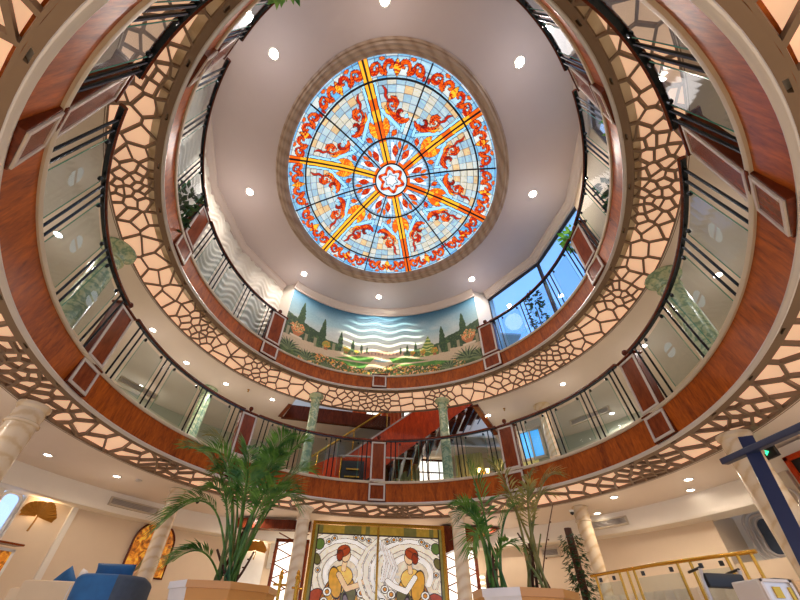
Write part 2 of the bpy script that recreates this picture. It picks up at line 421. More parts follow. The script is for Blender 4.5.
# lattice soffits ------------------------------------------------------------
def clip_half(poly, mx, my, nx, ny):
    out = []; k = len(poly)
    for i in range(k):
        a, b = poly[i], poly[(i+1) % k]
        da = (a[0]-mx)*nx+(a[1]-my)*ny; db = (b[0]-mx)*nx+(b[1]-my)*ny
        if da <= 0: out.append(a)
        if da*db < 0:
            t = da/(da-db); out.append((a[0]+(b[0]-a[0])*t, a[1]+(b[1]-a[1])*t))
    return out
def inset(poly, w):
    k = len(poly); ar = sum(poly[i][0]*poly[(i+1) % k][1]-poly[(i+1) % k][0]*poly[i][1] for i in range(k))/2
    sg = 1 if ar > 0 else -1; res = poly
    for i in range(k):
        a, b = poly[i], poly[(i+1) % k]; dx, dy = b[0]-a[0], b[1]-a[1]; l = math.hypot(dx, dy)
        if l < 1e-6: continue
        nx, ny = dy/l*sg, -dx/l*sg
        res = clip_half(res, a[0]-nx*w, a[1]-ny*w, nx, ny)
        if len(res) < 3: return []
    return res
def voronoi(Lu, Wv, seeds, reach):
    cells = []
    for i, (x, y) in enumerate(seeds):
        poly = [(x-reach, 0), (x+reach, 0), (x+reach, Wv), (x-reach, Wv)]
        for j, (px, py) in enumerate(seeds):
            if i == j: continue
            dx = (px-x+Lu/2) % Lu-Lu/2
            if abs(dx) > 2*reach: continue
            dy = py-y
            poly = clip_half(poly, x+dx/2, y+dy/2, dx, dy)
            if len(poly) < 3: break
        if len(poly) >= 3: cells.append(poly)
    return cells
def lattice_soffit(Q, size, seed, label, bar=.017, margin=.075, T=.035, stretch=.72):
    rr = random.Random(seed)
    R0, z0, R1, z1 = Q['R']+.010, Q['z']-.036, Q['Ro'], Q['zo']
    Wv = math.hypot(R1-R0, z1-z0); Rm = (R0+R1)/2; Lu = 2*PI*Rm
    V0, V1 = margin, Wv-.02
    def rad(u):
        q = .5+.5*math.cos(2*PI*u/Lu*11+seed+1.3*math.sin(2*PI*u/Lu*5))
        return size*(.55+.8*q)
    seeds = []; fails = 0
    while fails < 1500:
        u, v = rr.random()*Lu, rr.random()*(V1-V0); r = rad(u); ok = True
        for (a, b) in seeds:
            du = ((a-u+Lu/2) % Lu-Lu/2)*stretch; dv = b-v
            if du*du+dv*dv < r*r: ok = False; break
        if ok: seeds.append((u, v)); fails = 0
        else: fails += 1
    cells = voronoi(Lu, V1-V0, seeds, 1.3)
    sl = Vector((R1-R0, 0, z1-z0)).normalized(); nd = Vector((-sl.z, 0, sl.x))       # nd: up and behind
    if nd.z < 0: nd = -nd
    def P(u, v, h=0.0):
        v = v+V0 if v is not None else 0
        R = R0+sl.x*v+nd.x*h; z = z0+sl.z*v+nd.z*h
        return rp(math.degrees(u/Rm), R, z)
    lm = MB()
    def hole(outer, inner):
        # faces between outer boundary and the hole, plus the hole's side walls
        n = len(inner); vs = []
        cx = sum(p[0] for p in inner)/n; cy = sum(p[1] for p in inner)/n
        ang = lambda p: math.atan2(p[1]-cy, p[0]-cx)
        evs = [(ang(p), 0, p) for p in outer]+[(ang(p), 1, p) for p in inner]
        def hit(poly, a):
            dx, dy = math.cos(a), math.sin(a); best = None
            for i in range(len(poly)):
                p, q = poly[i], poly[(i+1) % len(poly)]; ex, ey = q[0]-p[0], q[1]-p[1]; den = dx*ey-dy*ex
                if abs(den) < 1e-12: continue
                t = ((p[0]-cx)*ey-(p[1]-cy)*ex)/den; s = ((p[0]-cx)*dy-(p[1]-cy)*dx)/den
                if t > 0 and -1e-6 <= s <= 1+1e-6 and (best is None or t > best): best = t
            return (cx+dx*best, cy+dy*best) if best else None
        evs.sort(key=lambda e: e[0]); ring = []
        for a, k, p in evs:
            o = p if k == 0 else hit(outer, a); i_ = p if k == 1 else hit(inner, a)
            if o and i_: ring.append((o, i_))
        k = len(ring)
        if k < 3: return
        vs = []
        for o, i_ in ring: vs += [P(o[0], o[1]), P(i_[0], i_[1]), P(i_[0], i_[1], T)]
        fs = []
        for i in range(k):
            j = (i+1) % k; fs += [(i*3, j*3, j*3+1, i*3+1), (i*3+1, j*3+1, j*3+2, i*3+2)]
        lm.add(vs, fs)
    for c in cells:
        inn = inset(c, bar)
        if len(inn) >= 3:
            ar = abs(sum(inn[i][0]*inn[(i+1) % len(inn)][1]-inn[(i+1) % len(inn)][0]*inn[i][1] for i in range(len(inn))))/2
            if ar > .0012: hole(c, inn); continue
        lm.add([P(p[0], p[1]) for p in c], [tuple(range(len(c)))])
    # plain margins, the inner one with small slots
    ns = 96
    for k in range(ns):
        u0, u1 = Lu*k/ns, Lu*(k+1)/ns; o = [(u0, -V0), (u1, -V0), (u1, 0), (u0, 0)]
        if k % 3 == 1:
            a, b = u0+(u1-u0)*.3, u0+(u1-u0)*.62
            hole(o, [(a, -V0*.62), (b, -V0*.60), (b+.02, -V0*.30), (a+.005, -V0*.28)])
        else:
            lm.add([P(p[0], p[1]) for p in o], [(0,1,2,3)])
        o = [(u0, V1-V0), (u1, V1-V0), (u1, Wv-V0+.01), (u0, Wv-V0+.01)]
        lm.add([P(p[0], p[1]) for p in o], [(0,1,2,3)])
    t = thing('lattice_soffit', label, 'ceiling lattice')
    lm.build('lattice', M['lattice'], t)
    bp = MB(); n = 180; vs = []; vin = -(R0-(Q['R']+.022)+nd.x*(T+.04))/sl.x
    for k in range(n):
        d = math.degrees(Lu*k/n/Rm)
        for v, h in ((vin, T+.04), (Wv+.02, T+.04)):
            vs.append(rp(d, R0+sl.x*v+nd.x*h, z0+sl.z*v+nd.z*h))
    bp.add(vs, [(k*2, ((k+1) % n)*2, ((k+1) % n)*2+1, k*2+1) for k in range(n)])
    b = bp.build('light_panel', M['backlit'], t); b['label'] = 'peach backlit panel behind the lattice'
lattice_soffit(UPP, .140, 3, 'taupe organic lattice ring glowing peach under the upper balcony', .0145, .085, .038, .62)
lattice_soffit(LOW, .135, 5, 'taupe organic lattice ring glowing peach under the lower balcony', .0165, .065, .05, .5)
# ------------------------------------------------------------------ newel posts and balustrades
def framed_panel(parent, x, y0, y1, z0, z1, fw, name='panel', depth=.018):
    "wood panel with grey moulding on the face at local x, facing -x"
    p = MB(); p.box((x+.004, (y0+y1)/2, (z0+z1)/2), (.012, y1-y0-.01, z1-z0-.01)); o = p.build(name, M['panel_wood'], parent)
    f = MB()
    for (cy, cz, sy, sz) in (((y0+y1)/2, z0+fw/2, y1-y0, fw), ((y0+y1)/2, z1-fw/2, y1-y0, fw), (y0+fw/2, (z0+z1)/2, fw, z1-z0-2*fw), (y1-fw/2, (z0+z1)/2, fw, z1-z0-2*fw)):
        f.box((x-depth/2+.004, cy, cz), (depth, sy, sz), bevel=.005)
    f.build('moulding', M['frame_grey'], o)
    return o
def make_newel(label, full=True):
    t = thing('newel_post', label, 'newel post', local=True)
    b = MB(); b.box((.03, 0, .205), (.14, .40, .40), bevel=.006); b.box((.026, 0, .415), (.17, .43, .03), bevel=.008)
    blk = b.build('base_block', M['dark_wood'], t)
    framed_panel(blk, -.041, -.185, .185, .018, .39, .038)
    if full:
        s = MB(); s.box((.02, 0, .91), (.12, .37, .98), bevel=.006); sh = s.build('shaft', M['dark_wood'], t)
        framed_panel(sh, -.041, -.172, .172, .45, 1.385, .038)
        c = MB(); c.box((.02, 0, 1.415), (.18, .42, .03), bevel=.01); c.box((.02, 0, 1.44), (.13, .34, .025), bevel=.01); c.build('cap', M['dark_wood'], t)
        f = MB(); f.lathe([(.03, 1.45), (.034, 1.46), (.016, 1.475), (.04, 1.505), (.048, 1.535), (.036, 1.57), (0, 1.585)], (.0, 0, 0), 14)
        smoothed(f.build('finial', M['dark_wood'], t))
    return t
def place(t, az, R, z, label, group):
    p = rp(az, R, z); t.location = p; t.rotation_euler = (0,0,R_(az)); t['label'] = label; t['group'] = group; return t
G1, G2 = 'newel posts of the lower balcony', 'newel posts of the upper balcony'
nw = make_newel('x')
place(nw, 90.2, LOW['R']-.01, LOW['z'], 'mahogany newel post at the middle of the lower balcony below the mural', G1)
for az, lb in ((46.9, 'mahogany newel post on the lower balcony, first right of the middle one'),
               (5.6, 'mahogany newel post on the lower balcony right of the curved glass, second from middle'),
               (-47.3, 'largest mahogany newel post of the lower balcony at the right picture edge'),
               (134.8, 'mahogany newel post on the lower balcony behind the left palm'),
               (-177, 'mahogany newel post on the lower balcony left side above the white lattice'),
               (-128, 'largest mahogany newel post of the lower balcony at the left picture edge')):
    p = rp(az, LOW['R']-.01, LOW['z']); dup(nw, p, R_(az), lb, G1)
for az, lb in ((45.3, 'newel post of the upper balcony at the right end of the garden mural'),
               (-2.4, 'newel post of the upper balcony beside the blue windows and bright plant'),
               (-46, 'newel post of the upper balcony at upper right near the ceiling edge'),
               (136.2, 'newel post of the upper balcony at the left end of the garden mural'),
               (-177, 'newel post of the upper balcony left beside the wave wall'),
               (-130, 'newel post of the upper balcony at upper left near the ceiling edge')):
    p = rp(az, UPP['R']-.01, UPP['z']); q = dup(nw, p, R_(az), lb, G2); q.scale = (1.0, 1.18, 1.0)
blk = make_newel('x', False)
place(blk, 91, UPP['R']-.01, UPP['z'], 'short framed wooden block on the upper fascia under the middle of the mural', G2)

def railing(Q, a0, a1, label, group, knot=False):
    t = thing('balcony_railing', label, 'railing', rp((a0+a1)/2, Q['Rt'], Q['zt']), group)
    Rh, zh, Rb, zb = Q['Rh'], Q['zh'], Q['Rt']+.015, Q['zt']+.03
    D = a1-a0
    h = MB(); h.ring([(Rh-.035, zh), (Rh-.03, zh+.028), (Rh, zh+.04), (Rh+.03, zh+.028), (Rh+.035, zh), (Rh+.02, zh-.012), (Rh-.02, zh-.012)], a0, a1, 1.5)
    smoothed(h.build('handrail', M['dark_wood'], t))
    u = MB(); u.ring([(Rh-.02, zh-.012), (Rh+.02, zh-.012), (Rh+.02, zh-.032), (Rh-.02, zh-.032)], a0, a1, 1.5); u.build('under_bar', M['steel'], t)
    def pt(f, q):                        # f along the section, q up the rail
        return rp(a0+D*f, Rb+(Rh-Rb)*q, zb+(zh-.03-zb)*q)
    for f in (.035, .075, .315, .355, .635, .675, .915, .955):
        b = MB(); b.tube([pt(f, 0), pt(f, 1)], .0135, 8)
        b.lathe([(.02, 0), (.02, .012), (.012, .02)], tuple(pt(f, 0)-Vector((0,0,.005))), 8)
        smoothed(b.build('baluster', M['steel'], t))
    for (f0, f1) in ((.105, .285), (.385, .605), (.705, .885)):
        g = MB(); n = 6; vs = []
        for k in range(n+1):
            f = f0+(f1-f0)*k/n
            for (q, o) in ((.06, 0), (.93, 0), (.93, .008), (.06, .008)):
                p = pt(f, q); e = Vector((p.x, p.y, 0)).normalized(); vs.append(p+e*o)
        g.add(vs, [(k*4+j, (k+1)*4+j, (k+1)*4+(j+1) % 4, k*4+(j+1) % 4) for k in range(n) for j in range(4)]+[(0,1,2,3), (n*4+3,n*4+2,n*4+1,n*4)])
        go = g.build('glass_panel', M['glass'], t)
        for f in (f0, f1):
            e = MB(); e.tube([pt(f, .06), pt(f, .93)], .0045, 5); e.build('glass_edge', M['glass_edge'], go)
        for f in (f0+.012, f1-.012):
            c = MB(); p = pt(f, .92); c.lathe([(.016, -.01), (.022, .01), (.022, .03), (.012, .045)], tuple(p), 8); c.build('clip', M['steel'], go)
        if not knot: continue
        # frosted knot emblem: rounded stripes inside an oval
        em = MB(); fm = (f0+f1)/2; L = D*R_(1)*Rb
        for k in range(-3, 4):
            x = k*.026; hh = .105*math.sqrt(max(.1, 1-(k/3.9)**2))
            for s in (-1, 1):
                zc = s*(.010+hh/2); w = .008; pts = []
                for j in range(8):
                    an = PI*j/7
                    pts.append((x+w*math.cos(an)*1.0, zc+hh/2-.012+w*math.sin(an)))
                for j in range(8):
                    an = PI+PI*j/7
                    pts.append((x+w*math.cos(an), zc-hh/2+.012+w*math.sin(an)))
                vs = []
                for (a, b) in pts:
                    p = pt(fm+a/L, .5+b/(zh-zb)); e_ = Vector((p.x, p.y, 0)).normalized(); vs.append(p-e_*.002)
                em.add(vs, [tuple(range(len(vs)))])
        em.build('emblem', M['frost'], go)
    return t
H1, H2 = 'lower balcony railing sections', 'upper balcony railing sections'
W = 2.6
lows = [90.2, 134.8, 183, 232, 271, 312.7, 365.6, 406.9, 450.2]
lab = ['lower balcony railing section from the middle newel to the newel behind the left palm',
       'railing section of the lower balcony at left between the palm and the left post',
       'railing section of the lower balcony at far left in front of the left green column',
       'railing section of the lower balcony high at the upper left corner',
       'railing section of the lower balcony high at the upper right corner',
       'railing section of the lower balcony at far right in front of the right green column',
       'railing section of the lower balcony at right before the blue window',
       'lower balcony railing section from the middle newel to the first on its right']
for i in range(8): railing(LOW, lows[i]+W, lows[i+1]-W, lab[i], H1, i in (2, 5))
ups = [136.2, 183, 230, 270, 314, 357.6, 405.3]
lab = ['railing section of the upper balcony in front of the wave wall',
       'railing section of the upper balcony at left before the curtained windows',
       'railing section of the upper balcony at the top left picture edge',
       'railing section of the upper balcony at the top right picture edge',
       'railing section of the upper balcony at right with plants behind',
       'railing section of the upper balcony in front of the blue windows']
for i in range(6): railing(UPP, ups[i]+W, ups[i+1]-W, lab[i], H2)
# ------------------------------------------------------------------ raster helper: coloured meshes for pictures and leaded glass
def grid_mesh(name, pts, cols, nu, nv, mat, parent=None, wrap=False, off=(0,0,0)):
    "pts (nv, nu, 3) vertices, cols (nv, nu, 3) linear colours"
    me = bpy.data.meshes.new(name)
    P = np.asarray(pts, dtype=np.float32).reshape(-1, 3)-np.array(off, dtype=np.float32)
    i = np.arange(nv-1)[:, None]*nu; j = np.arange(nu if wrap else nu-1)[None, :]; j2 = (j+1) % nu
    F = np.stack([i+j, i+j2, i+nu+j2, i+nu+j], -1).reshape(-1, 4)
    me.vertices.add(len(P)); me.vertices.foreach_set('co', P.ravel())
    me.loops.add(F.size); me.loops.foreach_set('vertex_index', F.ravel().astype(np.int32))
    me.polygons.add(len(F)); me.polygons.foreach_set('loop_start', (np.arange(len(F))*4).astype(np.int32))
    try: me.polygons.foreach_set('loop_total', np.full(len(F), 4, dtype=np.int32))
    except Exception: pass
    me.update(calc_edges=True)
    at = me.color_attributes.new('Col', 'FLOAT_COLOR', 'POINT')
    C = np.ones((len(P), 4), dtype=np.float32); C[:, :3] = np.asarray(cols, dtype=np.float32).reshape(-1, 3)
    at.data.foreach_set('color', C.ravel())
    me.materials.append(mat); me.polygons.foreach_set('use_smooth', np.ones(len(F), dtype=bool))
    o = bpy.data.objects.new(name, me); COL.objects.link(o)
    if parent is not None: o.parent = parent
    return o
def lin(*rgb): return np.array(srgb(*rgb)[:3])
def hash2(a, b, s=0.0):
    x = np.sin(a*127.1+b*311.7+s*74.7)*43758.5453; return x-np.floor(x)
def vnoise(x, y, s=0.0):
    xi, yi = np.floor(x), np.floor(y); fx, fy = x-xi, y-yi; fx = fx*fx*(3-2*fx); fy = fy*fy*(3-2*fy)
    a = hash2(xi, yi, s); b = hash2(xi+1, yi, s); c = hash2(xi, yi+1, s); d = hash2(xi+1, yi+1, s)
    return (a*(1-fx)+b*fx)*(1-fy)+(c*(1-fx)+d*fx)*fy
def pdist(x, y, poly):
    "distance to a polyline, plus the running parameter of the nearest point"
    best = np.full(x.shape, 1e9); par = np.zeros(x.shape); k = len(poly)-1
    for i in range(k):
        ax, ay = poly[i]; bx, by = poly[i+1]; dx, dy = bx-ax, by-ay; l2 = dx*dx+dy*dy+1e-12
        t = np.clip(((x-ax)*dx+(y-ay)*dy)/l2, 0, 1); d = np.hypot(x-ax-dx*t, y-ay-dy*t)
        w = d < best; best = np.where(w, d, best); par = np.where(w, (i+t)/k, par)
    return best, par
def paint(C, mask, col):
    mask = np.clip(mask, 0, 1)[..., None]; C[...] = C*(1-mask)+np.asarray(col)*mask
def spiral(cx, cy, r0, r1, a0, a1, n=16):
    return [(cx+(r0+(r1-r0)*i/n)*math.cos(R_(a0+(a1-a0)*i/n)), cy+(r0+(r1-r0)*i/n)*math.sin(R_(a0+(a1-a0)*i/n))) for i in range(n+1)]

# ------------------------------------------------------------------ the stained-glass dome
DR = 2.43
def dome_z(r): return 8.66+.50*(1-(r/DR)**2)
dome = thing('glass_dome', 'round stained glass skylight in orange and pale blue at the middle of the ceiling', 'skylight', (0,0,CEIL_Z))
m = MB(); m.ring([(2.685, CEIL_Z+.02), (2.685, CEIL_Z-.025), (2.655, CEIL_Z-.045), (2.63, CEIL_Z-.03), (2.60, CEIL_Z-.045), (2.565, CEIL_Z-.02), (2.53, CEIL_Z-.02), (2.50, CEIL_Z+.02), (2.465, CEIL_Z+.025), (2.44, CEIL_Z+.07), (2.43, CEIL_Z+.16), (2.50, CEIL_Z+.17), (2.66, CEIL_Z+.12)], 0, 360, 2, True)
smoothed(m.build('frame', M['travertine'], dome), 30)
SP0 = 75.0                                  # azimuth of one golden spoke; they come every 60 degrees
nr, na = 150, 1080
rr_ = np.linspace(.0, 1, nr)**.92*DR; aa_ = np.arange(na)*2*PI/na
A_, Rr = np.meshgrid(aa_, rr_)
T_ = (np.degrees(A_)-SP0+30) % 60-30        # angle from the nearest golden spoke
Fd = np.abs(T_)                             # 0 spoke .. 30 dark spoke
# spoke along +y
R1_, R2_, R3_ = .385, .94, 2.05              # rosette, inner ring, outer ring
xs = Rr*np.sin(np.radians(Fd)); ys = Rr*np.cos(np.radians(Fd)); SEC = np.floor((np.degrees(A_)-SP0+30)/60)
cell_a = np.floor((np.degrees(A_)-SP0)/5.0); cell_r = np.floor(Rr/.15)
h = hash2(cell_a, cell_r); h2 = hash2(cell_a, cell_r, 3.0); mid = (Rr > R2_) & (Rr < R3_); outz = Rr > R3_; inn = (Rr > R1_) & (Rr < R2_)
C = np.empty(Rr.shape+(3,)); C[...] = lin(128,188,230)
paint(C, (h > .4)*1.0, lin(164,206,234)); paint(C, (h > .70)*1.0, lin(98,172,228)); paint(C, (h > .86)*1.0, lin(210,224,226))
fan = mid & (Rr > 1.42); paint(C, fan*.75, lin(190,206,210)); paint(C, (fan & (h2 > .5))*.8, lin(206,202,184)); paint(C, (fan & (h2 > .84))*.8, lin(216,178,120)); paint(C, (fan & (h2 < .25))*.8, lin(140,180,206))
paint(C, inn*.75, lin(160,204,240))
wob = vnoise(Rr*20, A_*Rr*20+40); C *= (.66+.46*wob)[..., None]
BLK = lin(34,26,36)
tr_ = np.minimum((Rr/.15) % 1, 1-(Rr/.15) % 1)*.15; ta_ = (np.degrees(A_)-SP0) % 5.0; ta_ = np.minimum(ta_, 5-ta_)*np.radians(1)*Rr
paint(C, ((np.minimum(tr_, ta_) < .008) & (Rr > R1_))*.7, BLK)
RED, ORG, YEL, DRK = lin(168,30,10), lin(222,92,16), lin(244,176,44), lin(104,16,10)
def fill(mask_out, mask_in, c1, c2=None, cut=.55):
    paint(C, mask_out, BLK); paint(C, mask_in, c1)
    if c2 is not None: paint(C, mask_in & (wob > cut), c2)
def rib(x, y, poly, w0, w1, zone, col, col2=None, e=.010):
    d, p = pdist(x, y, poly); w = w0+(w1-w0)*np.sin(np.clip(p, 0, 1)*PI)
    fill((d < w+e) & zone, (d < w) & zone, col, col2)
# pale blue straps beside the golden spokes and across the fans
for poly, w in (([(.115, 1.0), (.115, 2.02)], .022), ([(.13, 1.50), (.44, 1.02)], .034), ([(.44, 1.02), (.60, 1.30)], .028)):
    d, p = pdist(xs, ys, poly); paint(C, (d < w+.010) & mid, BLK); paint(C, (d < w) & mid, lin(150,214,250))
# acanthus scrolls, two to a fan
rib(xs, ys, [(.62, 1.22), (.55, 1.20), (.46, 1.22), (.38, 1.30), (.30, 1.40), (.27, 1.52)], .016, .060, mid, RED, ORG)
rib(xs, ys, spiral(.36, 1.56, .10, .035, 200, -130, 14), .014, .034, mid, RED, ORG)
rib(xs, ys, spiral(.50, 1.36, .09, .04, 250, 40, 10), .012, .034, mid, DRK, RED)
rib(xs, ys, [(.40, 1.46), (.47, 1.56), (.44, 1.66), (.36, 1.70)], .010, .026, mid, RED, ORG)
rib(xs, ys, [(.30, 1.62), (.26, 1.74), (.29, 1.84), (.25, 1.92)], .008, .022, mid, RED)
rib(xs, ys, [(.30, 1.36), (.22, 1.44), (.21, 1.56)], .008, .024, mid, ORG, YEL)
# flower petals either side of each spoke beyond the inner ring
d, p = pdist(xs, ys, [(.05, .97), (.13, 1.16), (.17, 1.34)]); w = .085*np.sin(np.clip(p*.92+.06, 0, 1)*PI)**.8; fill((d < w+.010) & mid, (d < w) & mid, ORG, YEL, .6)
d, p = pdist(xs, ys, [(.22, .96), (.34, 1.06)]); w = .05*np.sin(np.clip(p, .04, 1)*PI)**.8; fill((d < w+.010) & mid, (d < w) & mid, ORG, RED, .5)
# inner ring: orange bands along the spokes, red leaves in white fields
d, p = pdist(xs, ys, [(.14, .42), (.20, .80)]); paint(C, (d < .030) & inn, lin(240,248,255))
d, p = pdist(xs, ys, [(.20, .52), (.25, .76)]); w = .060*np.sin(np.clip(p, .04, 1)*PI)**.8; fill((d < w+.010) & inn, (d < w) & inn, RED, ORG, .62)
d, p = pdist(xs, ys, [(.33, .66), (.36, .82)]); w = .035*np.sin(np.clip(p, .04, 1)*PI)**.8; fill((d < w+.008) & inn, (d < w) & inn, ORG)
# border scrolls
hx = np.radians(np.abs(Fd-15.0))*Rr; hy = Rr-R3_
rib(hx, hy, spiral(.135, .20, .115, .03, -60, 250, 16), .016, .036, outz, RED, ORG)
rib(hx, hy, spiral(.40, .17, .105, .03, 120, -220, 16), .016, .036, outz, RED, ORG)
rib(hx, hy, [(.20, .07), (.28, .12), (.33, .24)], .014, .034, outz, ORG, RED); rib(hx, hy, [(.0, .05), (.03, .16), (.0, .30)], .012, .036, outz, RED, YEL)
rib(hx, hy, [(.24, .32), (.32, .33)], .012, .026, outz, ORG); rib(hx, hy, [(.49, .05), (.53, .12)], .01, .024, outz, RED)
# golden spokes with a dark came in the middle
paint(C, (xs < .085) & (Rr > R1_), BLK); paint(C, (xs < .074) & (Rr > R1_), ORG); paint(C, (xs < .074) & (Rr > R1_) & (hash2(np.floor(Rr/.22), SEC+9*np.floor(T_/90+.5)) > .4), YEL); paint(C, (xs < .016) & (Rr > R1_), BLK)
d, p = pdist(xs, ys, [(.0, .42), (.16, .40)]); paint(C, (d < .035) & inn, ORG)
# rosette
ros = Rr < R1_; q6 = np.cos(np.radians(T_*6)); paint(C, ros, lin(196,220,238)); star = np.abs(Rr-(.245+.045*q6))
paint(C, ros & (star < .048), BLK); paint(C, ros & (star < .038), ORG); paint(C, ros & (star < .038) & (np.abs(q6) > .7), RED); paint(C, ros & (np.abs(Rr-.13-.025*q6) < .012), BLK); paint(C, Rr < .10, lin(250,252,255))
C[...] = np.clip(C, 0, 1)
Zz = dome_z(Rr); shp = np.array([S(a) for a in aa_])[None, :]
Pts = np.stack([Rr*np.cos(A_)*shp, Rr*np.sin(A_)*shp, Zz], -1)
grid_mesh('glass', Pts, C, na, nr, M['stained'], dome, True, dome.location)
m = MB()
for R in (R1_, R2_, R3_): m.tube([rp(a, R, dome_z(R)-.012) for a in range(0, 361, 5)], .020 if R > .5 else .017, 6, False)
smoothed(m.build('ring_came', M['lead'], dome))
for k in range(12):
    m = MB(); a = SP0+30*k; m.tube([rp(a, r, dome_z(r)-.012) for r in (.385, .8, 1.3, 1.8, 2.42)], .017, 6); m.build('spoke_came', M['lead'], dome)

# ------------------------------------------------------------------ lamps in the ceilings
def make_down(name, label, cat, R, glow):
    t = thing(name, label, cat, local=True)
    m = MB(); m.lathe([(R*1.45, .004), (R*1.45, -.006), (R*1.15, -.012), (R, -.004), (R*.92, .004)], n=20); smoothed(m.build('trim_ring', M['silver'], t))
    m = MB(); m.lathe([(R*.92, .002), (R*.9, -.004), (R*.5, -.010), (0, -.013)], n=20); smoothed(m.build('bulb', glow, t))
    return t
def spot_light(loc, power, col=(1,.84,.66), size=150, rad=.06, blend=.7):
    l = bpy.data.lights.new('beam_or_fill', 'POINT' if size > 179 else 'SPOT'); l.energy = power; l.color = col; l.shadow_soft_size = rad
    if l.type == 'SPOT': l.spot_size = R_(size); l.spot_blend = blend
    o = bpy.data.objects.new('beam_or_fill', l); COL.objects.link(o); o.location = loc; return o
def lamp_with_fill(loc, p, col, drop, q=.10):
    x, y, z = loc
    spot_light((x, y, z-.03), p, col, 165, .06, .5); spot_light((x, y, z-drop), p*q, col, 180, .25)  # the weaker point below the spot is added fill for the ceiling
g = 'bright spotlights round the stained glass dome'
sp = make_down('ceiling_spotlight', 'x', 'ceiling light', .075, M['lamp'])
tops = [(-2.22,-2.46,'bright ceiling spotlight at upper left of the dome'), (2.17,-2.5,'bright ceiling spotlight at upper right of the dome'), (3.26,-.13,'bright ceiling spotlight right of the dome above the blue windows'),
        (-3.32,.13,'bright ceiling spotlight left of the dome near the wave wall'), (-2.37,2.51,'bright ceiling spotlight above the left end of the mural'), (-.2,3.27,'bright ceiling spotlight above the middle of the mural'),
        (2.44,2.42,'bright ceiling spotlight above the right end of the mural'), (-.26,-3.22,'bright ceiling spotlight at the top picture edge')]
for i, (x, y, lb) in enumerate(tops):
    o = sp if i == 0 else dup(sp, (0,0,0))
    o.location = (x, y, CEIL_Z); o['label'] = lb; o['group'] = g
    lamp_with_fill((x, y, CEIL_Z), TOPW, (1,.89,.82), .7)
d2 = make_down('ceiling_downlight', 'x', 'ceiling light', .055, M['lamp2'])
g = 'small downlights in the second deck ceiling'
lst = [(-4.75,1.40,'small downlight in the second deck ceiling above the left railing'), (-3.85,3.33,'small downlight in the second deck ceiling, the nearer one left of the stair opening'), (-2.84,3.98,'small downlight in the second deck ceiling beside the left corner of the stair opening'),
       (4.2,2.67,'small downlight in the second deck ceiling above the right railing'), (2.9,4.3,'small downlight in the second deck ceiling right of the stair opening'), (-4.5,2.5,'small downlight in the second deck ceiling above the left curved glass'),
       (5.2,1.2,'small downlight seen through the glass with an emblem at right'), (5.3,-.6,'small downlight seen through the glass beside the right green column'), (4.75,-1.9,'small downlight seen through the glass near the right big post'),
       (-5.2,-.8,'small downlight seen through the glass beside the left green column'), (-5.0,-2.1,'small downlight seen through the glass below the left big post'), (6.0,3.9,'small downlight deep in the second deck above the right window'), (-6.1,3.6,'small downlight deep in the second deck at left')]
for x, y, lb in lst:
    r = math.hypot(x, y)
    if r < 4.75: x, y = x*4.75/r, y*4.75/r
    dup(d2, (x, y, UPP['zo']), None, lb, g); lamp_with_fill((x, y, UPP['zo']), D2W, (1,.90,.84), .6)
g = 'downlights in the lounge ceiling'
lst = [(-5.36,1.54,'downlight in the lounge ceiling above the ginkgo leaf at left'), (-4.75,2.45,'downlight in the lounge ceiling at left, close to the lattice'), (4.23,2.35,'downlight in the lounge ceiling at right, nearest the lattice'),
       (4.85,1.34,'downlight in the lounge ceiling at right, upper one of a pair'), (5.22,1.81,'downlight in the lounge ceiling at right, lower one of a pair'), (4.45,3.39,'downlight in the lounge ceiling above the right air vent')]
for i, (x, y, lb) in enumerate(lst):
    o = d2 if i == 0 else dup(d2, (0,0,0))
    o.location = (x, y, GROUND_CEIL); o['label'] = lb; o['group'] = g
    if math.hypot(x, y) < 5.4: lamp_with_fill((x, y, GROUND_CEIL), GRW, (1,.85,.69), .5, .05)
for a in (100, 78, 60, 122, -12, 192, 215, 325): lamp_with_fill(rp(a, 5.3, GROUND_CEIL), GRW, (1,.85,.69), .5)      # added lounge fill lights, no fixtures
for a in (240, 262, 278, 300): spot_light(rp(a, 5.6, GROUND_CEIL-.1), GRW*4, (1,.84,.68), 160, .1)  # added fill from behind the camera, no fixtures

# ------------------------------------------------------------------ the garden mural
nu, nv = 560, 150
u = np.linspace(0, 1, nu)[None, :].repeat(nv, 0); v = np.linspace(0, 1, nv)[:, None].repeat(nu, 1)
asp = 2.35                                                   # width / height of the painting
C = np.empty((nv, nu, 3)); HZ = .33
t = np.clip((v-HZ)/(1-HZ), 0, 1)
top, midc, low_ = lin(52,116,150), lin(150,182,190), lin(226,218,196)
C[...] = np.where((t < .5)[..., None], low_+(midc-low_)*(t/.5)[..., None], midc+(top-midc)*((t-.5)/.5)[..., None])
cl = vnoise(u*7, v*5)*.6+vnoise(u*17, v*13)*.4
paint(C, np.clip((cl-.5)*2.2, 0, 1)*np.exp(-((t-.45)/.25)**2), lin(214,214,206))
X = (u-.5)*asp                                               # horizontal coordinate in units of height
paint(C, (v < HZ), lin(206,182,150))
n1 = vnoise(u*90, v*40); n2 = vnoise(u*200, v*80, 2); n3 = vnoise(u*40, v*18, 4)
hill = HZ+.03+.02*np.sin(X*4)+.012*n3; paint(C, (v < hill) & (v > HZ), lin(120,142,120))
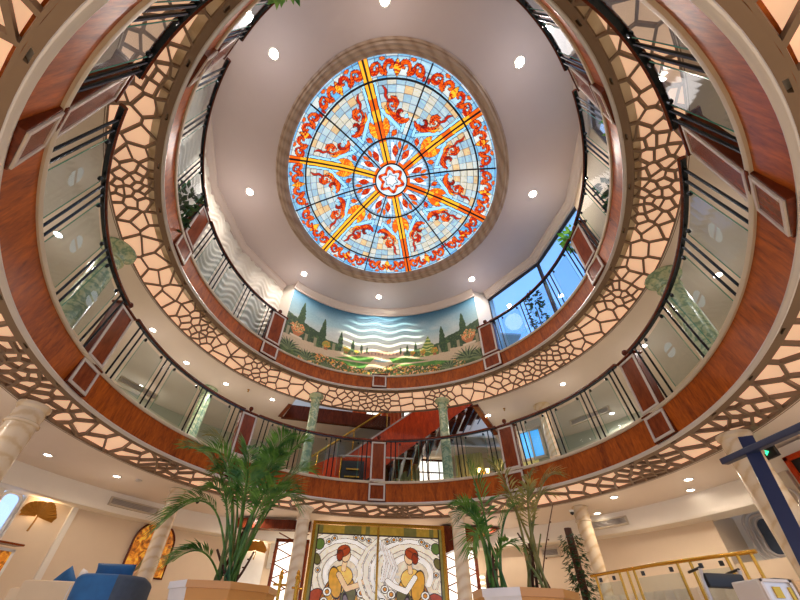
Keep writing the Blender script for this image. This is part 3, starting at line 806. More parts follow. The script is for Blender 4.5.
# hedges stepping towards the centre
for side in (-1, 1):
    for (x0, x1, top0, top1, c) in ((1.18, .72, .62, .50, (38,66,36)), (.80, .40, .46, .41, (52,84,42)), (.45, .2, .40, .37, (72,100,58))):
        xx = X*side; f = np.clip((x0-xx)/(x0-x1), 0, 1); tp = top0+(top1-top0)*f+.012*(n1-.5)
        mk = (xx < x0) & (xx > x1) & (v < tp) & (v > HZ-.05*(1-f))
        paint(C, mk, lin(*c)); paint(C, mk*np.clip(n2-.55, 0, 1)*1.2, lin(118,140,74))
        ar = mk & ((xx*9) % 1 < .3) & (v < HZ+.08); paint(C, ar*.7, lin(176,164,128))
# lawns and path
for side in (-1, 1):
    xx = X*side; dep = np.clip((HZ-v)/HZ, 0, 1)
    lawn = (v < HZ-.03) & (v > .10) & (xx > .06+.22*dep) & (xx < .16+1.15*dep) & ((dep < .34) | (dep > .40))
    paint(C, lawn, lin(70,132,44)); paint(C, lawn*np.clip(n1-.4, 0, 1)*1.2, lin(122,168,66))
paint(C, (np.abs(X) < .02+.16*np.clip((HZ-v)/HZ, 0, 1)) & (v < HZ), lin(222,200,164))
pool = (((X/.09)**2+((v-.25)/.018)**2) < 1); paint(C, pool, lin(140,170,176)); paint(C, (np.abs(X) < .006) & (v > .25) & (v < .31), lin(236,236,230))
# distant palace
pal = (np.abs(X) < .26) & (v > HZ-.005) & (v < HZ+.055+.02*(np.abs(X) < .07)); paint(C, pal, lin(206,168,140))
paint(C, pal & ((X*24) % 1 < .32) & (v > HZ+.008) & (v < HZ+.04), lin(140,110,100))
# cypress trees
for (cx, base, hh, w) in ((-1.0,.36,.52,.055), (-.72,.32,.44,.05), (-.50,.33,.30,.036), (-.35,.34,.2,.026), (-.245,.345,.15,.02), (-.18,.35,.11,.015), (.98,.32,.50,.058), (.72,.31,.40,.046), (.40,.34,.18,.024), (.30,.345,.15,.02), (.22,.35,.11,.016)):
    q = np.clip((v-base)/hh, 0, 1); prof = w*np.sin(np.clip(q*.94+.06, 0, 1)*PI)**.6*(1-.45*q)
    mk = (np.abs(X-cx) < prof*(.8+.4*n1)) & (v > base) & (v < base+hh); paint(C, mk, lin(34,66,34)); paint(C, mk*np.clip(n2-.5, 0, 1)*1.3, lin(92,116,56))
tr = (np.abs(X-.55) < .12*(1-np.clip((v-.28)/.32, 0, 1))*(.7+.5*n1)) & (v > .28) & (v < .6); paint(C, tr, lin(92,128,52)); paint(C, tr & ((v*20+n3) % 1 < .4), lin(206,206,120))  # small tree; its pale stripes are rippled light put into the paint
# small orange trees in tubs, urns on plinths
for cx, cy, s in ((-.66,.32,.05), (-.42,.33,.035), (.62,.31,.045), (.36,.33,.03), (-.30,.335,.025), (.48,.325,.034)):
    mk = ((X-cx)**2+(v-cy-s)**2) < (s*(.8+.4*n1))**2; paint(C, mk, lin(150,148,50)); paint(C, mk & (n2 > .62), lin(226,150,50))
    paint(C, (np.abs(X-cx) < s*.45) & (v > cy-s*.7) & (v < cy), lin(168,96,56))
for cx in (-1.02, 1.03):
    paint(C, (np.abs(X-cx) < .06) & (v > .2) & (v < .31), lin(202,180,150)); paint(C, (np.abs(X-cx) < .075) & (v > .30) & (v < .325), lin(222,202,172))
    bw = (np.abs(X-cx) < .03+.05*np.clip((v-.325)/.08, 0, 1)) & (v > .325) & (v < .42); paint(C, bw, lin(186,110,62))
    fl = ((X-cx)**2+((v-.45)*1.2)**2) < (.085*(.75+.5*n1))**2; paint(C, fl, lin(88,104,44)); paint(C, fl & (n2 > .56), lin(236,150,90)); paint(C, fl & (n2 < .25), lin(230,206,150))
# foreground flower bank and agaves
bank = v < .13+.035*np.sin(X*7)+.05*n3; paint(C, bank, lin(60,84,36)); paint(C, bank*np.clip(n1-.3, 0, 1), lin(112,132,56))
fc = bank & (n2 > .58) & (np.abs(X) < .95); paint(C, fc, lin(230,140,80)); paint(C, fc & (hash2(np.floor(u*120), np.floor(v*40)) > .6), lin(240,196,150)); paint(C, fc & (hash2(np.floor(u*120), np.floor(v*40), 2) > .75), lin(236,176,50))
for cx, cy, s in ((-1.08,.10,.17), (-.86,.06,.15), (.98,.10,.20), (1.12,.07,.15), (-.62,.03,.10), (.76,.05,.12)):
    for k in range(13):
        an = R_(8+164*k/12); x1, y1 = cx+s*math.cos(an), cy+s*math.sin(an)*.9
        d, p = pdist(X, v, [(cx, cy), ((cx+x1)/2, (cy+y1)/2+.02), (x1, y1)])
        paint(C, d < .016*(1-p)+.003, lin(44,66,40) if k % 2 else lin(116,132,84))
C *= (.74+.16*vnoise(u*300, v*130, 9))[..., None]
A = np.radians(MUR0-.1+(MUR1-MUR0+.2)*u); sh = np.vectorize(S)(A[0])[None, :]
Z = 5.62+(CEIL_Z-.19-5.62)*v*1.0
Pm = np.stack([MUR_R*sh*np.cos(A), MUR_R*sh*np.sin(A), 6.0+(CEIL_Z-.19-6.0)*v], -1)
mu = grid_mesh('garden_mural', Pm, np.clip(C, 0, 1), nu, nv, M['paint'])
tag(mu, 'curved painted mural of a formal garden with cypresses below the dome', 'mural')
sd = mu.modifiers.new('thick', 'SOLIDIFY'); sd.thickness = .008; sd.offset = 0
# ------------------------------------------------------------------ columns
def make_column(z0, z1, r, mat, cap_r, label, loc, group=None, collar=False):
    t = thing('column', label, 'column', loc, group, local=True)
    H = z1-z0
    b = MB(); b.lathe([(r*1.45, 0), (r*1.45, .05), (r*1.3, .07), (r*1.3, .10), (r*1.12, .13)], n=28); smoothed(b.build('base', mat, t))
    s = MB(); s.lathe([(r*1.08, .12), (r*1.04, H*.4), (r, H-.27)], n=28); sh = smoothed(s.build('shaft', mat, t))
    if collar:
        q = MB(); q.lathe([(r*1.09, H*.46), (r*1.13, H*.46+.01), (r*1.13, H*.46+.04), (r*1.09, H*.46+.05)], n=28); smoothed(q.build('collar', mat, sh))
    c = MB(); c.lathe([(r, H-.28), (r*1.14, H-.27), (r*1.14, H-.245), (r, H-.23), (r*1.04, H-.15), (cap_r*.84, H-.08), (cap_r, H-.05), (cap_r, H-.01), (cap_r*.9, H)], n=28); smoothed(c.build('capital', mat, t))
    return t
GC = 'columns of the ground floor lounge'
for az, R, z1, r, mat, lb in ((-178.3, 4.42, 2.56, .155, 'marble_cream', 'stout cream veined column at the far left edge under the lattice'),
        (141.7, 4.90, 2.555, .125, 'marble_cream', 'cream veined column in front of the arched amber picture'),
        (111.0, 4.25, 2.66, .13, 'marble_white', 'pale column left of the leaded glass partition'),
        (66.1, 4.25, 2.66, .13, 'marble_white', 'pale column right of the leaded glass partition'),
        (37.6, 4.93, 2.555, .125, 'marble_cream', 'cream veined column beside the hanging climber plant'),
        (-2.6, 4.36, 2.57, .155, 'marble_cream', 'stout cream veined column behind the navy post')):
    make_column(0, GROUND_CEIL+(.03 if az in (111.0, 66.1) else 0), r, M[mat], r*(1.45 if az in (111.0, 66.1) else 1.14), lb, rp(az, R, 0), GC)
GD = 'green marble columns of the second deck'
for az, R, z1, r, lb, cl in ((113.4, 4.2, 5.36, .11, 'green marble column left of the stair below the mural', 1), (67.6, 4.2, 5.36, .11, 'green marble column in front of the stair below the mural', 1),
        (-172.8, 4.5, 5.23, .15, 'green marble column behind the glass at far left', 0), (-6.4, 4.55, 5.23, .15, 'green marble column behind the glass at far right', 0),
        (140.5, 5.6, 5.23, .13, 'pale green column deep behind the left railing near the palm top', 0), (42.0, 5.5, 5.23, .12, 'slim beige column deep behind the right railing', 0)):
    make_column(2.94, z1, r, M['marble_green'] if az != 42.0 else M['marble_cream'], r*1.7, lb, rp(az, R, 2.94), GD if az != 42.0 else None, cl)

# ------------------------------------------------------------------ the stair of the second deck
st = thing('staircase', 'orange red timber stair rising to the right behind the lower balcony', 'stairs', (0, 5.5, 2.95))
k = .785
def lo(x): return 2.95+k*(x+1.15)
def hi(x): return 4.86+k*(x-0.0)
m = MB(); xs_ = [-1.9, -1.15, 2.9]
m.prism([(-1.9,5.0,2.95), (-1.15,5.0,2.95), (3.5,5.0,lo(3.5)), (3.5,5.0,hi(3.5)), (-1.9,5.0,hi(-1.9))], (0,.06,0)); m.build('stringer', M['red_wood'], st)
m = MB(); m.prism([(-1.15,6.72,2.95), (3.5,6.72,lo(3.5)), (3.5,6.72,lo(3.5)+.42), (-1.6,6.72,2.97)], (0,.06,0)); m.build('stringer', M['red_wood'], st)
m = MB()
for x0, x1 in ((-1.9, 3.5),):
    m.prism([(x0,4.97,hi(x0)), (x1,4.97,hi(x1)), (x1,4.97,hi(x1)+.04), (x0,4.97,hi(x0)+.04)], (0,.12,0))
m.build('cap_rail', M['frame_grey'], st)
for i in range(15):
    x = -1.15+i*.30; z = 2.95+k*(i*.30)+.10
    m = MB(); m.box((x+.18, 5.89, z+.06), (.33, 1.64, .05), bevel=.01); tr = m.build('tread', M['dark_wood'], st)
    m = MB(); m.box((x+.30, 5.89, z-.08), (.03, 1.6, .16), 0, .5); m.build('riser', M['white'] if i % 2 else M['slate_velvet'], tr)
m = MB(); m.prism([(-1.1,5.06,lo(-1.1)+.05), (3.5,5.06,lo(3.5)+.05), (3.5,5.06,lo(3.5)+.09), (-1.1,5.06,lo(-1.1)+.09)], (0,1.66,0)); sf_ = m.build('soffit', M['black'], st)
for i in range(14):
    x = -.8+.3*i
    m = MB(); m.prism([(x,5.08,lo(x)+.045), (x+.07,5.08,lo(x+.07)+.045), (x+.07,5.08,lo(x+.07)-.05), (x,5.08,lo(x)-.05)], (0,1.62,0)); m.build('soffit_rib', M['white'], sf_)
hr = MB(); pts = [(x, 4.92, hi(x)+.62) for x in (-1.75, 0, 2.4)]; hr.tube(pts, .028, 8); smoothed(hr.build('handrail', M['brass'], st))
for x in (-1.6, -.7, .2, 1.1, 2.0):
    m = MB(); m.tube([(x, 4.92, hi(x)+.02), (x, 4.92, hi(x)+.62)], .014, 8); m.build('baluster', M['brass'], st)
g = MB(); g.prism([(-1.6,4.925,hi(-1.6)+.06), (2.2,4.925,hi(2.2)+.06), (2.2,4.925,hi(2.2)+.52), (-1.6,4.925,hi(-1.6)+.52)], (0,.008,0)); g.build('glass_panel', M['glass'], st)

ls = thing('stair_landing', 'low red timber landing wall with brass rail beside the stair foot', 'stair landing', (-1.0, 5.3, 2.95))
m = MB(); m.prism([(-2.35,4.86,2.95), (-.35,4.86,2.95), (-.35,4.86,4.1), (-1.2,4.86,4.1), (-2.35,4.86,3.5)], (0,.06,0)); m.build('wall_panel', M['red_wood'], ls)
m = MB(); m.prism([(-.95,4.80,3.05), (-.36,4.80,3.05), (-.36,4.80,4.0), (-.95,4.80,4.0)], (0,.04,0)); m.build('opening_shade', M['black'], ls)  # black sheet standing for the shade behind the steps
for i in range(4):
    m = MB(); m.box((-.65, 4.78, 3.2+i*.19), (.5-.06*i, .05, .035)); m.build('step', M['brass'], ls)
m = MB(); m.tube([(-1.0,4.74,4.1), (.9,4.74,4.1)], .024, 8); m.build('rail', M['frame_grey'], ls)
for x in (-.95, 0, .85): 
    m = MB(); m.tube([(x,4.74,2.95), (x,4.74,4.1)], .016, 8); m.build('post', M['brass'], ls)

# lit window with a timber grid, curtains, sconce, far windows, vents
def lit_window(name, c, w, h, az, nx, nz, mat_f, lit):
    wn[0] += 1
    ca = R_(az); u = Vector((-math.sin(ca), math.cos(ca), 0)); n_ = Vector((math.cos(ca), math.sin(ca), 0)); c = Vector(c)
    f = MB()
    def bar(du, dz, sw, sh): f.box(tuple(c+u*du+Vector((0,0,dz))), (.05, sw, sh), ca)
    for s in (-1, 1): bar(s*w/2, 0, .06, h); bar(0, s*h/2, w+.06, .06)
    for i in range(1, nx): bar(-w/2+w*i/nx, 0, .028, h)
    for i in range(1, nz): bar(0, -h/2+h*i/nz, w, .028)
    o = f.build('window_%d' % wn[0], mat_f, kind='structure')
    g = MB(); g.box(tuple(c+n_*.03), (.012, w, h), ca); p = g.build('pane', lit, o); return o
M['lit_pane'] = pbr('daylit frosted pane', srgb(240,238,232), .5, emis=srgb(255,246,230), es=1.6)
M['blue_pane'] = pbr('twilight pane', srgb(90,170,220), .2, emis=srgb(70,160,230), es=1.0)
lit_window('w', (1.82, 7.15, 4.25), 1.0, 1.6, 90, 3, 4, M['dark_wood'], M['lit_pane'])
lit_window('w', rp(47.6, 5.72, 4.42), .55, .75, 47.6, 2, 1, M['cream_trim'], M['blue_pane'])
def curtain(c, w, h, az, mat, label, amp=.035, folds=9):
    ca = R_(az); u = Vector((-math.sin(ca), math.cos(ca), 0)); n_ = Vector((math.cos(ca), math.sin(ca), 0)); c = Vector(c); n = folds*8; vs = []
    for (q, e) in ((0, 1.0), (.5, .95), (1, .9)):
        for i in range(n+1):
            vs.append(c+u*(w*(i/n-.5)*e)+n_*(amp*math.sin(2*PI*folds*i/n))+Vector((0,0,-h/2+h*q)))
    m = MB(); m.add(vs, [(r*(n+1)+i, r*(n+1)+i+1, (r+1)*(n+1)+i+1, (r+1)*(n+1)+i) for r in range(2) for i in range(n)])
    o = smoothed(m.build('curtain', mat), 60); sd = o.modifiers.new('t', 'SOLIDIFY'); sd.thickness = .006
    return tag(o, label, 'curtain')
M['cur_green'] = pbr('pale green curtain', srgb(196,206,150), .8); M['cur_yel'] = pbr('straw curtain', srgb(222,208,130), .8); M['cur_org'] = pbr('orange curtain', srgb(226,96,30), .8)
curtain((.78, 7.05, 3.95), 1.15, 2.0, 90, M['cur_green'], 'pale green pleated curtain behind the balcony, right of the middle newel')
curtain((2.72, 6.15, 3.95), .9, 1.9, 66, M['cur_yel'], 'straw coloured pleated curtain behind the small lit lamp')
curtain((3.75, 5.2, 3.75), 1.3, 1.5, 54, M['cur_yel'], 'straw coloured pleated curtain right of the framed newel, below the blue window')
curtain((.42, 7.2, 6.5), .75, 1.8, 90, M['cur_org'], 'orange curtain seen through the stair opening', .04, 5)
curtain((-.75, 7.25, 6.5), .5, 1.8, 90, M['cur_org'], 'narrow orange curtain left in the stair opening', .04, 3)
lit_window('w', (1.2, 7.3, 6.5), .7, 1.6, 90, 1, 2, M['dark_wood'], M['lit_pane'])
lit_window('w', (-.25, 7.3, 6.4), .5, 1.5, 90, 2, 2, M['dark_wood'], M['lit_pane'])
sc_ = thing('wall_lamp', 'small glowing wall lamp with two shades in front of the straw curtain', 'wall lamp', (2.98, 5.75, 4.2))
m = MB(); m.box((2.98, 5.80, 4.2), (.08, .03, .16), bevel=.01); m.tube([(2.86,5.72,4.19), (2.9,5.76,4.14), (2.98,5.79,4.14), (3.06,5.76,4.14), (3.10,5.72,4.19)], .01, 8); m.build('bracket', M['brass'], sc_)
M['lamp_shade'] = emit('lit lamp shade', (1,.62,.22,1), 7)
for x in (2.86, 3.10):
    m = MB(); m.lathe([(.035, 4.19), (.06, 4.30)], (x, 5.72, 0), 12); m.build('shade', M['lamp_shade'], sc_)
def wall_vent(c, w, h, az, label, group=None, rise=0):
    c = Vector(c); t = thing('air_vent', label, 'air vent', c, group); ca = R_(az)
    u = Vector((-math.sin(ca), math.cos(ca), 0)); f = MB()
    for s in (-1, 1):
        f.box(tuple(c+u*s*w/2), (.05, .03, h+.03), ca); f.box(tuple(c+Vector((0,0,s*h/2))), (.05, w, .03), ca)
    f.build('frame', M['cream_trim'], t)
    b = MB(); b.box(tuple(c+Vector((math.cos(ca), math.sin(ca), 0))*.02), (.01, w, h), ca); b.build('backing', M['black'], t)
    for i in range(5):
        m = MB(); m.box(tuple(c+Vector((0,0,-h/2+h*(i+.5)/5))), (.03, w-.03, .008), ca, .5); m.build('slat', M['frame_grey'], t)
gv = 'slatted air vents'
wall_vent(rp(143.0, 6.30, 2.42, False), .95, .13, 143.0, 'slatted air vent in the bulkhead left of the arched amber picture', gv)
wall_vent(rp(37.6, 5.74, 2.42, False), .95, .13, 37.6, 'slatted air vent in the bulkhead right of the climbing plant', gv)
wall_vent(rp(150.5, 6.78, 4.98, False), .95, .13, 150.5, 'slatted air vent on the second deck wall behind the left railing', gv)
wall_vent(rp(34, 6.08, 4.82, False), .95, .13, 34, 'slatted air vent on the second deck wall behind the right railing', gv)
# ------------------------------------------------------------------ leaded glass partition (plain art-nouveau stand-in)
nu, nv = 330, 270; PW, PH = 2.78, 2.28
u = np.linspace(0, 1, nu)[None, :].repeat(nv, 0); v = np.linspace(0, 1, nv)[:, None].repeat(nu, 1)
X = (u-.5)*PW; Y = v*PH
C = np.empty((nv, nu, 3)); C[...] = lin(218,204,178)
cu, cv = np.floor(u*34+vnoise(u*9, v*9)*3), np.floor(v*22+vnoise(u*9+5, v*9)*3); hh = hash2(cu, cv)
paint(C, (hh > .55)*.6, lin(224,214,196)); paint(C, (hh > .8)*.7, lin(190,190,190))
LD = lin(50,36,26)
def gpoly(poly, w, col, edge=.012):
    d, p = pdist(X, Y, poly); paint(C, d < w+edge, LD); paint(C, d < w, col)
def blob(cx, cy, rx, ry, col, edge=.014, rot=0.0):
    c_, s_ = math.cos(rot), math.sin(rot); a = ((X-cx)*c_+(Y-cy)*s_)/rx; b = (-(X-cx)*s_+(Y-cy)*c_)/ry; q = np.hypot(a, b)
    paint(C, q < 1+edge/min(rx, ry), LD); paint(C, q < 1, col)
gold, gold2, amber, rust, olive = lin(206,150,46), lin(232,190,96), lin(170,106,34), lin(160,66,28), lin(98,92,48)
paint(C, np.clip((1.15-Y)/.5, 0, 1)*.8, lin(204,160,84)); paint(C, (np.abs(X) < .5) & (Y < .95), lin(196,142,52)); paint(C, (np.abs(X) < .5) & (Y < .95) & ((X*14) % 1 < .35), lin(150,100,40))
skin, white, hair = lin(232,196,150), lin(244,240,232), lin(140,52,22)
for sx, sh in ((-1, 0.0), (1, .12)):                  # sweeping pale veils behind two robed shapes
    for k in range(6):
        r0 = .36+.115*k
        gpoly([(sx*.70+r0*math.cos(R_(a))*(1.15 if sx > 0 else 1.0), 1.38+sh*.3+r0*.86*math.sin(R_(a))) for a in range(-30, 231, 20)], (.052, .036)[k % 2], (white, lin(228,220,204), lin(236,226,206))[k % 3], .006)
    for k in range(6):
        gpoly([(sx*(.04+.05*k), 2.02-.05*k), (sx*(.16+.05*k), 1.66-.03*k), (sx*(.10+.04*k), 1.28)], .022, lin(220,214,208) if k % 2 else white, .005)
    blob(sx*1.20, .84, .20, .26, rust, rot=.3*sx); blob(sx*1.22, .42, .19, .34, amber); blob(sx*1.10, .62, .10, .2, gold2, rot=.4)
    blob(sx*.74, .50, .42, .86, amber); blob(sx*.70, .58, .36, .84, gold)
    for k in range(8):
        x0 = sx*(.42+.085*k); gpoly([(x0, .0), (x0+sx*(.02-.03*(k-3)*.3), .55), (sx*(.62+.02*k), 1.22)], .012 if k % 2 else .020, gold2 if k % 2 else lin(182,118,34), .007)
    blob(sx*.70, 1.34, .20, .17, gold2, rot=.2*sx); blob(sx*.84, 1.22, .12, .26, gold, rot=-.25*sx)
    blob(sx*.56, .98, .13, .19, olive, rot=.5*sx); blob(sx*.58, .80, .06, .22, lin(120,104,104), rot=-.2*sx)
    gpoly([(sx*.78, 1.36), (sx*.60, 1.12), (sx*.34, 1.20), (sx*.22, 1.28)], .045, skin if sx < 0 else white, .010)
    gpoly([(sx*.69, 1.46), (sx*.67, 1.60)], .045, skin, .008)
    blob(sx*.66, 1.70, .085, .11, skin, rot=.2*sx); blob(sx*.72, 1.79, .13, .10, rust, rot=-.3*sx); blob(sx*.79, 1.70, .06, .09, hair)
    for k in range(4): gpoly([(sx*(.62+.05*k), 1.86-.01*k*k), (sx*(.80+.03*k), 1.78-.03*k)], .004, hair, .004)
    blob(sx*1.27, 1.62, .07, .10, olive, rot=.5); blob(sx*1.24, 1.90, .09, .10, lin(86,110,52))
    for (cx, cy, q) in ((.30,1.06,1), (.17,1.14,.9), (.28,.90,.9), (.98,1.06,1), (1.03,.90,.9), (.95,.76,.8), (1.05,1.95,.7), (.94,2.02,.7), (.20,2.00,.6), (.34,2.04,.7), (.48,2.05,.6), (.12,.92,.9), (1.22,1.42,.6)):
        blob(sx*cx, cy, .075*q, .068*q, lin(240,236,224)); blob(sx*cx, cy, .032*q, .030*q, lin(206,134,36))
for k in range(7): gpoly([(-.24+.08*k, .0), (-.24+.08*k, .84)], .018, amber if k % 2 else gold, .008)
paint(C, (Y > 2.10), olive); paint(C, (Y > 2.12) & (hash2(np.floor(u*30), 0) > .4), lin(150,120,44)); paint(C, np.abs(Y-2.10) < .012, LD)
paint(C, (np.abs(X) > PW/2-.07), lin(120,112,56)); paint(C, np.abs(np.abs(X)-(PW/2-.075)) < .01, LD)
C *= (.85+.3*vnoise(u*60, v*50, 4))[..., None]; C = np.clip(C, 0, 1)
PY = 4.42; PX = .06
pt_ = thing('glass_partition', 'tall leaded glass partition in gold and white between two pale columns', 'glass partition', (PX, PY, 0))
Pm = np.stack([PX+X, np.full_like(X, PY), .1+Y], -1); gm = grid_mesh('glass', Pm, C, nu, nv, M['partition_glass'], pt_, False, pt_.location)
sd = gm.modifiers.new('t', 'SOLIDIFY'); sd.thickness = .014; sd.offset = 0
f = MB()
for s in (-1, 1): f.box((PX+s*(PW/2+.02), PY, 1.22), (.07, .08, 2.44), bevel=.01)
f.box((PX, PY, 2.42), (PW+.1, .09, .07), bevel=.01); f.box((PX, PY, .06), (PW+.1, .09, .1)); f.build('frame', M['brass'], pt_)
m = MB(); m.box((PX, PY-.02, 1.22), (.045, .07, 2.3), bevel=.008); m.build('mullion', M['brass'], pt_)

# timber lattice doors beside the partition
for i, (x, lb) in enumerate(((-1.95, 'l'), (2.02, 'r'))):
    f = MB(); c = Vector((x, 5.35, 1.1)); w, h = .72, 2.2
    for s in (-1, 1): f.box((c.x+s*w/2, c.y, c.z), (.07, .06, h)); f.box((c.x, c.y, c.z+s*h/2), (w+.07, .06, .07))
    for kk in range(-3, 4):
        f.tube([(c.x-w/2, c.y, c.z+kk*.32), (c.x+w/2, c.y, c.z+kk*.32+.3)], .013, 6); f.tube([(c.x+w/2, c.y, c.z+kk*.32), (c.x-w/2, c.y, c.z+kk*.32+.3)], .013, 6)
    o = f.build('door_%d' % (i+1), M['panel_wood'], kind='structure')
    g = MB(); g.box((c.x, c.y+.03, c.z), (w, .012, h)); g.build('pane', M['lit_pane'], o)
f = MB(); f.box((3.55, 5.2, 1.25), (.09, .12, 2.5), R_(-33)); f.box((3.28, 5.37, 1.25), (.02, .5, 2.4), R_(57)); f.build('door_3', M['panel_wood'], kind='structure')
# timber underside of the stair going down behind the columns
m = MB(); m.prism([(1.5,4.75,2.55), (2.9,4.75,2.55), (1.5,4.75,1.95)], (0,.5,0)); trim(m, M['dark_wood'], False)
m = MB(); m.box((-2.35, 4.95, 2.44), (1.7, .25, .2)); trim(m, M['dark_wood'], False)

# ------------------------------------------------------------------ wall pieces of the lounge
def ginkgo(c, az, s, label):
    "a fluted fan-shaped gilded leaf lamp standing off the wall"
    c = Vector(c); t = thing('leaf_wall_lamp', label, 'wall lamp', c, 'gilded leaf wall lamps'); ca = R_(az); u = Vector((-math.sin(ca), math.cos(ca), 0)); n_ = Vector((-math.cos(ca), -math.sin(ca), 0))
    u = -u; n = 36; vs = []; fs = []
    for i in range(n+1):
        a = R_(-100+200*i/n); R = s*(1-.10*math.exp(-(a/.12)**2)+.05*math.sin(a*5))*(1 if abs(a) < 1.5 else .92)
        for q in (.08, .5, 1.0):
            h_ = .008*math.cos(i*PI)*q+.05+.06*q*math.cos(a)
            vs.append(c+u*(R*q*math.sin(a))+Vector((0,0,R*q*math.cos(a)*.86-.05))+n_*h_)
    for i in range(n):
        for q in range(2): fs.append((i*3+q, (i+1)*3+q, (i+1)*3+q+1, i*3+q+1))
    m = MB(); m.add(vs, fs); o = m.build('leaf', M['gold'], t); sd = o.modifiers.new('t', 'SOLIDIFY'); sd.thickness = .006
    m = MB(); m.tube([c+n_*.07+Vector((0,0,-.02)), c+n_*.06+Vector((0,0,-.14)), c+u*-.02+n_*.06+Vector((0,0,-s*.98))], [.014,.012,.016], 8); m.build('stem', M['gold'], t)
    l = bpy.data.lights.new('leaf_glow', 'POINT'); l.energy = 5; l.color = (1,.75,.45); l.shadow_soft_size = .04
    lo_ = bpy.data.objects.new('leaf_glow', l); COL.objects.link(lo_); lo_.location = c+n_*.025+Vector((0,0,.1))
ginkgo(rp(155.0, soffit_R(155)+.37, 2.0, False), 155, .30, 'gilded ginkgo leaf wall lamp on the left wall beside the windows')
ginkgo(rp(116.6, soffit_R(116)+.30, 2.08, False), 116, .25, 'gilded ginkgo leaf wall lamp behind the left palm')
m = MB(); m.box(rp(116.9, soffit_R(117)+.37, 1.6, False), (.03, .62, 1.5), R_(117)); o = m.build('wall_panel', M['white']); tag(o, 'white lit wall panel behind the second gilded leaf', 'wall panel')
# pilaster strip
m = MB(); m.box(rp(150.4, soffit_R(150.4)+.38, 1.15, False), (.06, .10, 2.3), R_(150.4)); trim(m, M['wall_white'], False)
# arched amber picture
def arch_pts(c, u, w, h, n=20):
    r = w/2; pts = [c-u*r+Vector((0,0,-h/2))]
    pts += [c+u*(-r*math.cos(PI*i/n))+Vector((0,0,h/2-r+r*math.sin(PI*i/n))) for i in range(n+1)]
    pts.append(c+u*r+Vector((0,0,-h/2))); return pts
az = 136.0; ca = R_(az); c = rp(az, soffit_R(az)+.40, 1.80, False); u = Vector((math.sin(ca), -math.cos(ca), 0)); n_ = Vector((-math.cos(ca), -math.sin(ca), 0))
def amber_mat():
    m_, nt, out = newmat('amber painted panel'); L = nt.links.new; p = N(nt, 'ShaderNodeBsdfPrincipled', Roughness=.3)
    tc = N(nt, 'ShaderNodeTexCoord'); v_ = N(nt, 'ShaderNodeTexNoise', Scale=9.0, Detail=5.0, Distortion=1.0); L(tc.outputs['Object'], v_.inputs['Vector'])
    cr = N(nt, 'ShaderNodeValToRGB'); e = cr.color_ramp.elements; e[0].position = .34; e[0].color = srgb(110,52,16); e[1].position = .68; e[1].color = srgb(246,196,70); k_ = e.new(.5); k_.color = srgb(206,122,32)
    L(v_.outputs['Fac'], cr.inputs[0]); L(cr.outputs[0], p.inputs['Base Color']); L(cr.outputs[0], p.inputs['Emission Color']); p.inputs['Emission Strength'].default_value = .35; L(p.outputs[0], out.inputs[0]); return m_
M['amber'] = amber_mat()
ap = thing('arched_picture', 'arched amber backlit picture on the left lounge wall', 'picture', c)
m = MB(); m.prism(arch_pts(c, u, .80, 1.0), n_*.03); m.build('panel', M['amber'], ap)
fm = MB(); P_ = arch_pts(c+n_*.03, u, .83, 1.03); fm.tube(P_+[P_[0]], .022, 8); fm.build('frame', M['dark_wood'], ap)
m = MB(); b0 = c+n_*.034+Vector((0,0,-.49)); m.prism([b0-u*.20, b0+u*.14, b0+u*.06+Vector((0,0,.42)), b0+Vector((0,0,.62)), b0-u*.06+Vector((0,0,.40))], n_*.006); m.build('mountain_motif', pbr('olive relief', srgb(120,108,62), .6, noise=.4, nscale=40), ap)
# grey plaque with text lines
az = 111.5; ca = R_(az); c = rp(az, soffit_R(az)+.36, 2.02, False); u = Vector((math.sin(ca), -math.cos(ca), 0)); n_ = Vector((-math.cos(ca), -math.sin(ca), 0))
pl = thing('wall_plaque', 'grey notice plaque with lines of text left of the pale column', 'sign', c)
m = MB(); m.box(tuple(c), (.025, .48, .66), ca, bevel=.006); m.build('board', pbr('grey plaque', srgb(186,178,166), .4), pl)
m = MB(); rq = random.Random(4)
for i in range(9):
    w = .10+.26*rq.random() if i not in (0, 4) else .3
    m.box(tuple(c+n_*.016+Vector((0,0,.27-.062*i))), (.006, w, .022 if i in (0, 4) else .014), ca)
m.build('text_lines', pbr('plaque lettering', srgb(110,98,86), .5), pl)
# bright louvre lamp right of the pale column
c = rp(66.5, soffit_R(66.5)+.34, 1.50, False); ca = R_(66.5)
lv = thing('louvre_lamp', 'wall lamp of bright horizontal bars behind the right palms', 'wall lamp', c)
m = MB(); m.box(tuple(c), (.03, .34, .5), ca, bevel=.006); m.build('back_plate', M['cream_trim'], lv)
for i in range(4):
    m = MB(); m.box(tuple(c+Vector((-.03*math.cos(ca), -.03*math.sin(ca), -.17+.115*i))), (.03, .28, .045), ca, bevel=.01); m.build('light_bar', emit('bar glow', (1,.82,.55,1), 4) if i == 0 else bpy.data.materials['bar glow'], lv)
c = rp(50.6, soffit_R(50.6)+.37, 2.1, False); wall_vent(c, .35, .14, 50.6, 'small air grille on the wall between the right palms and the climber', gv)
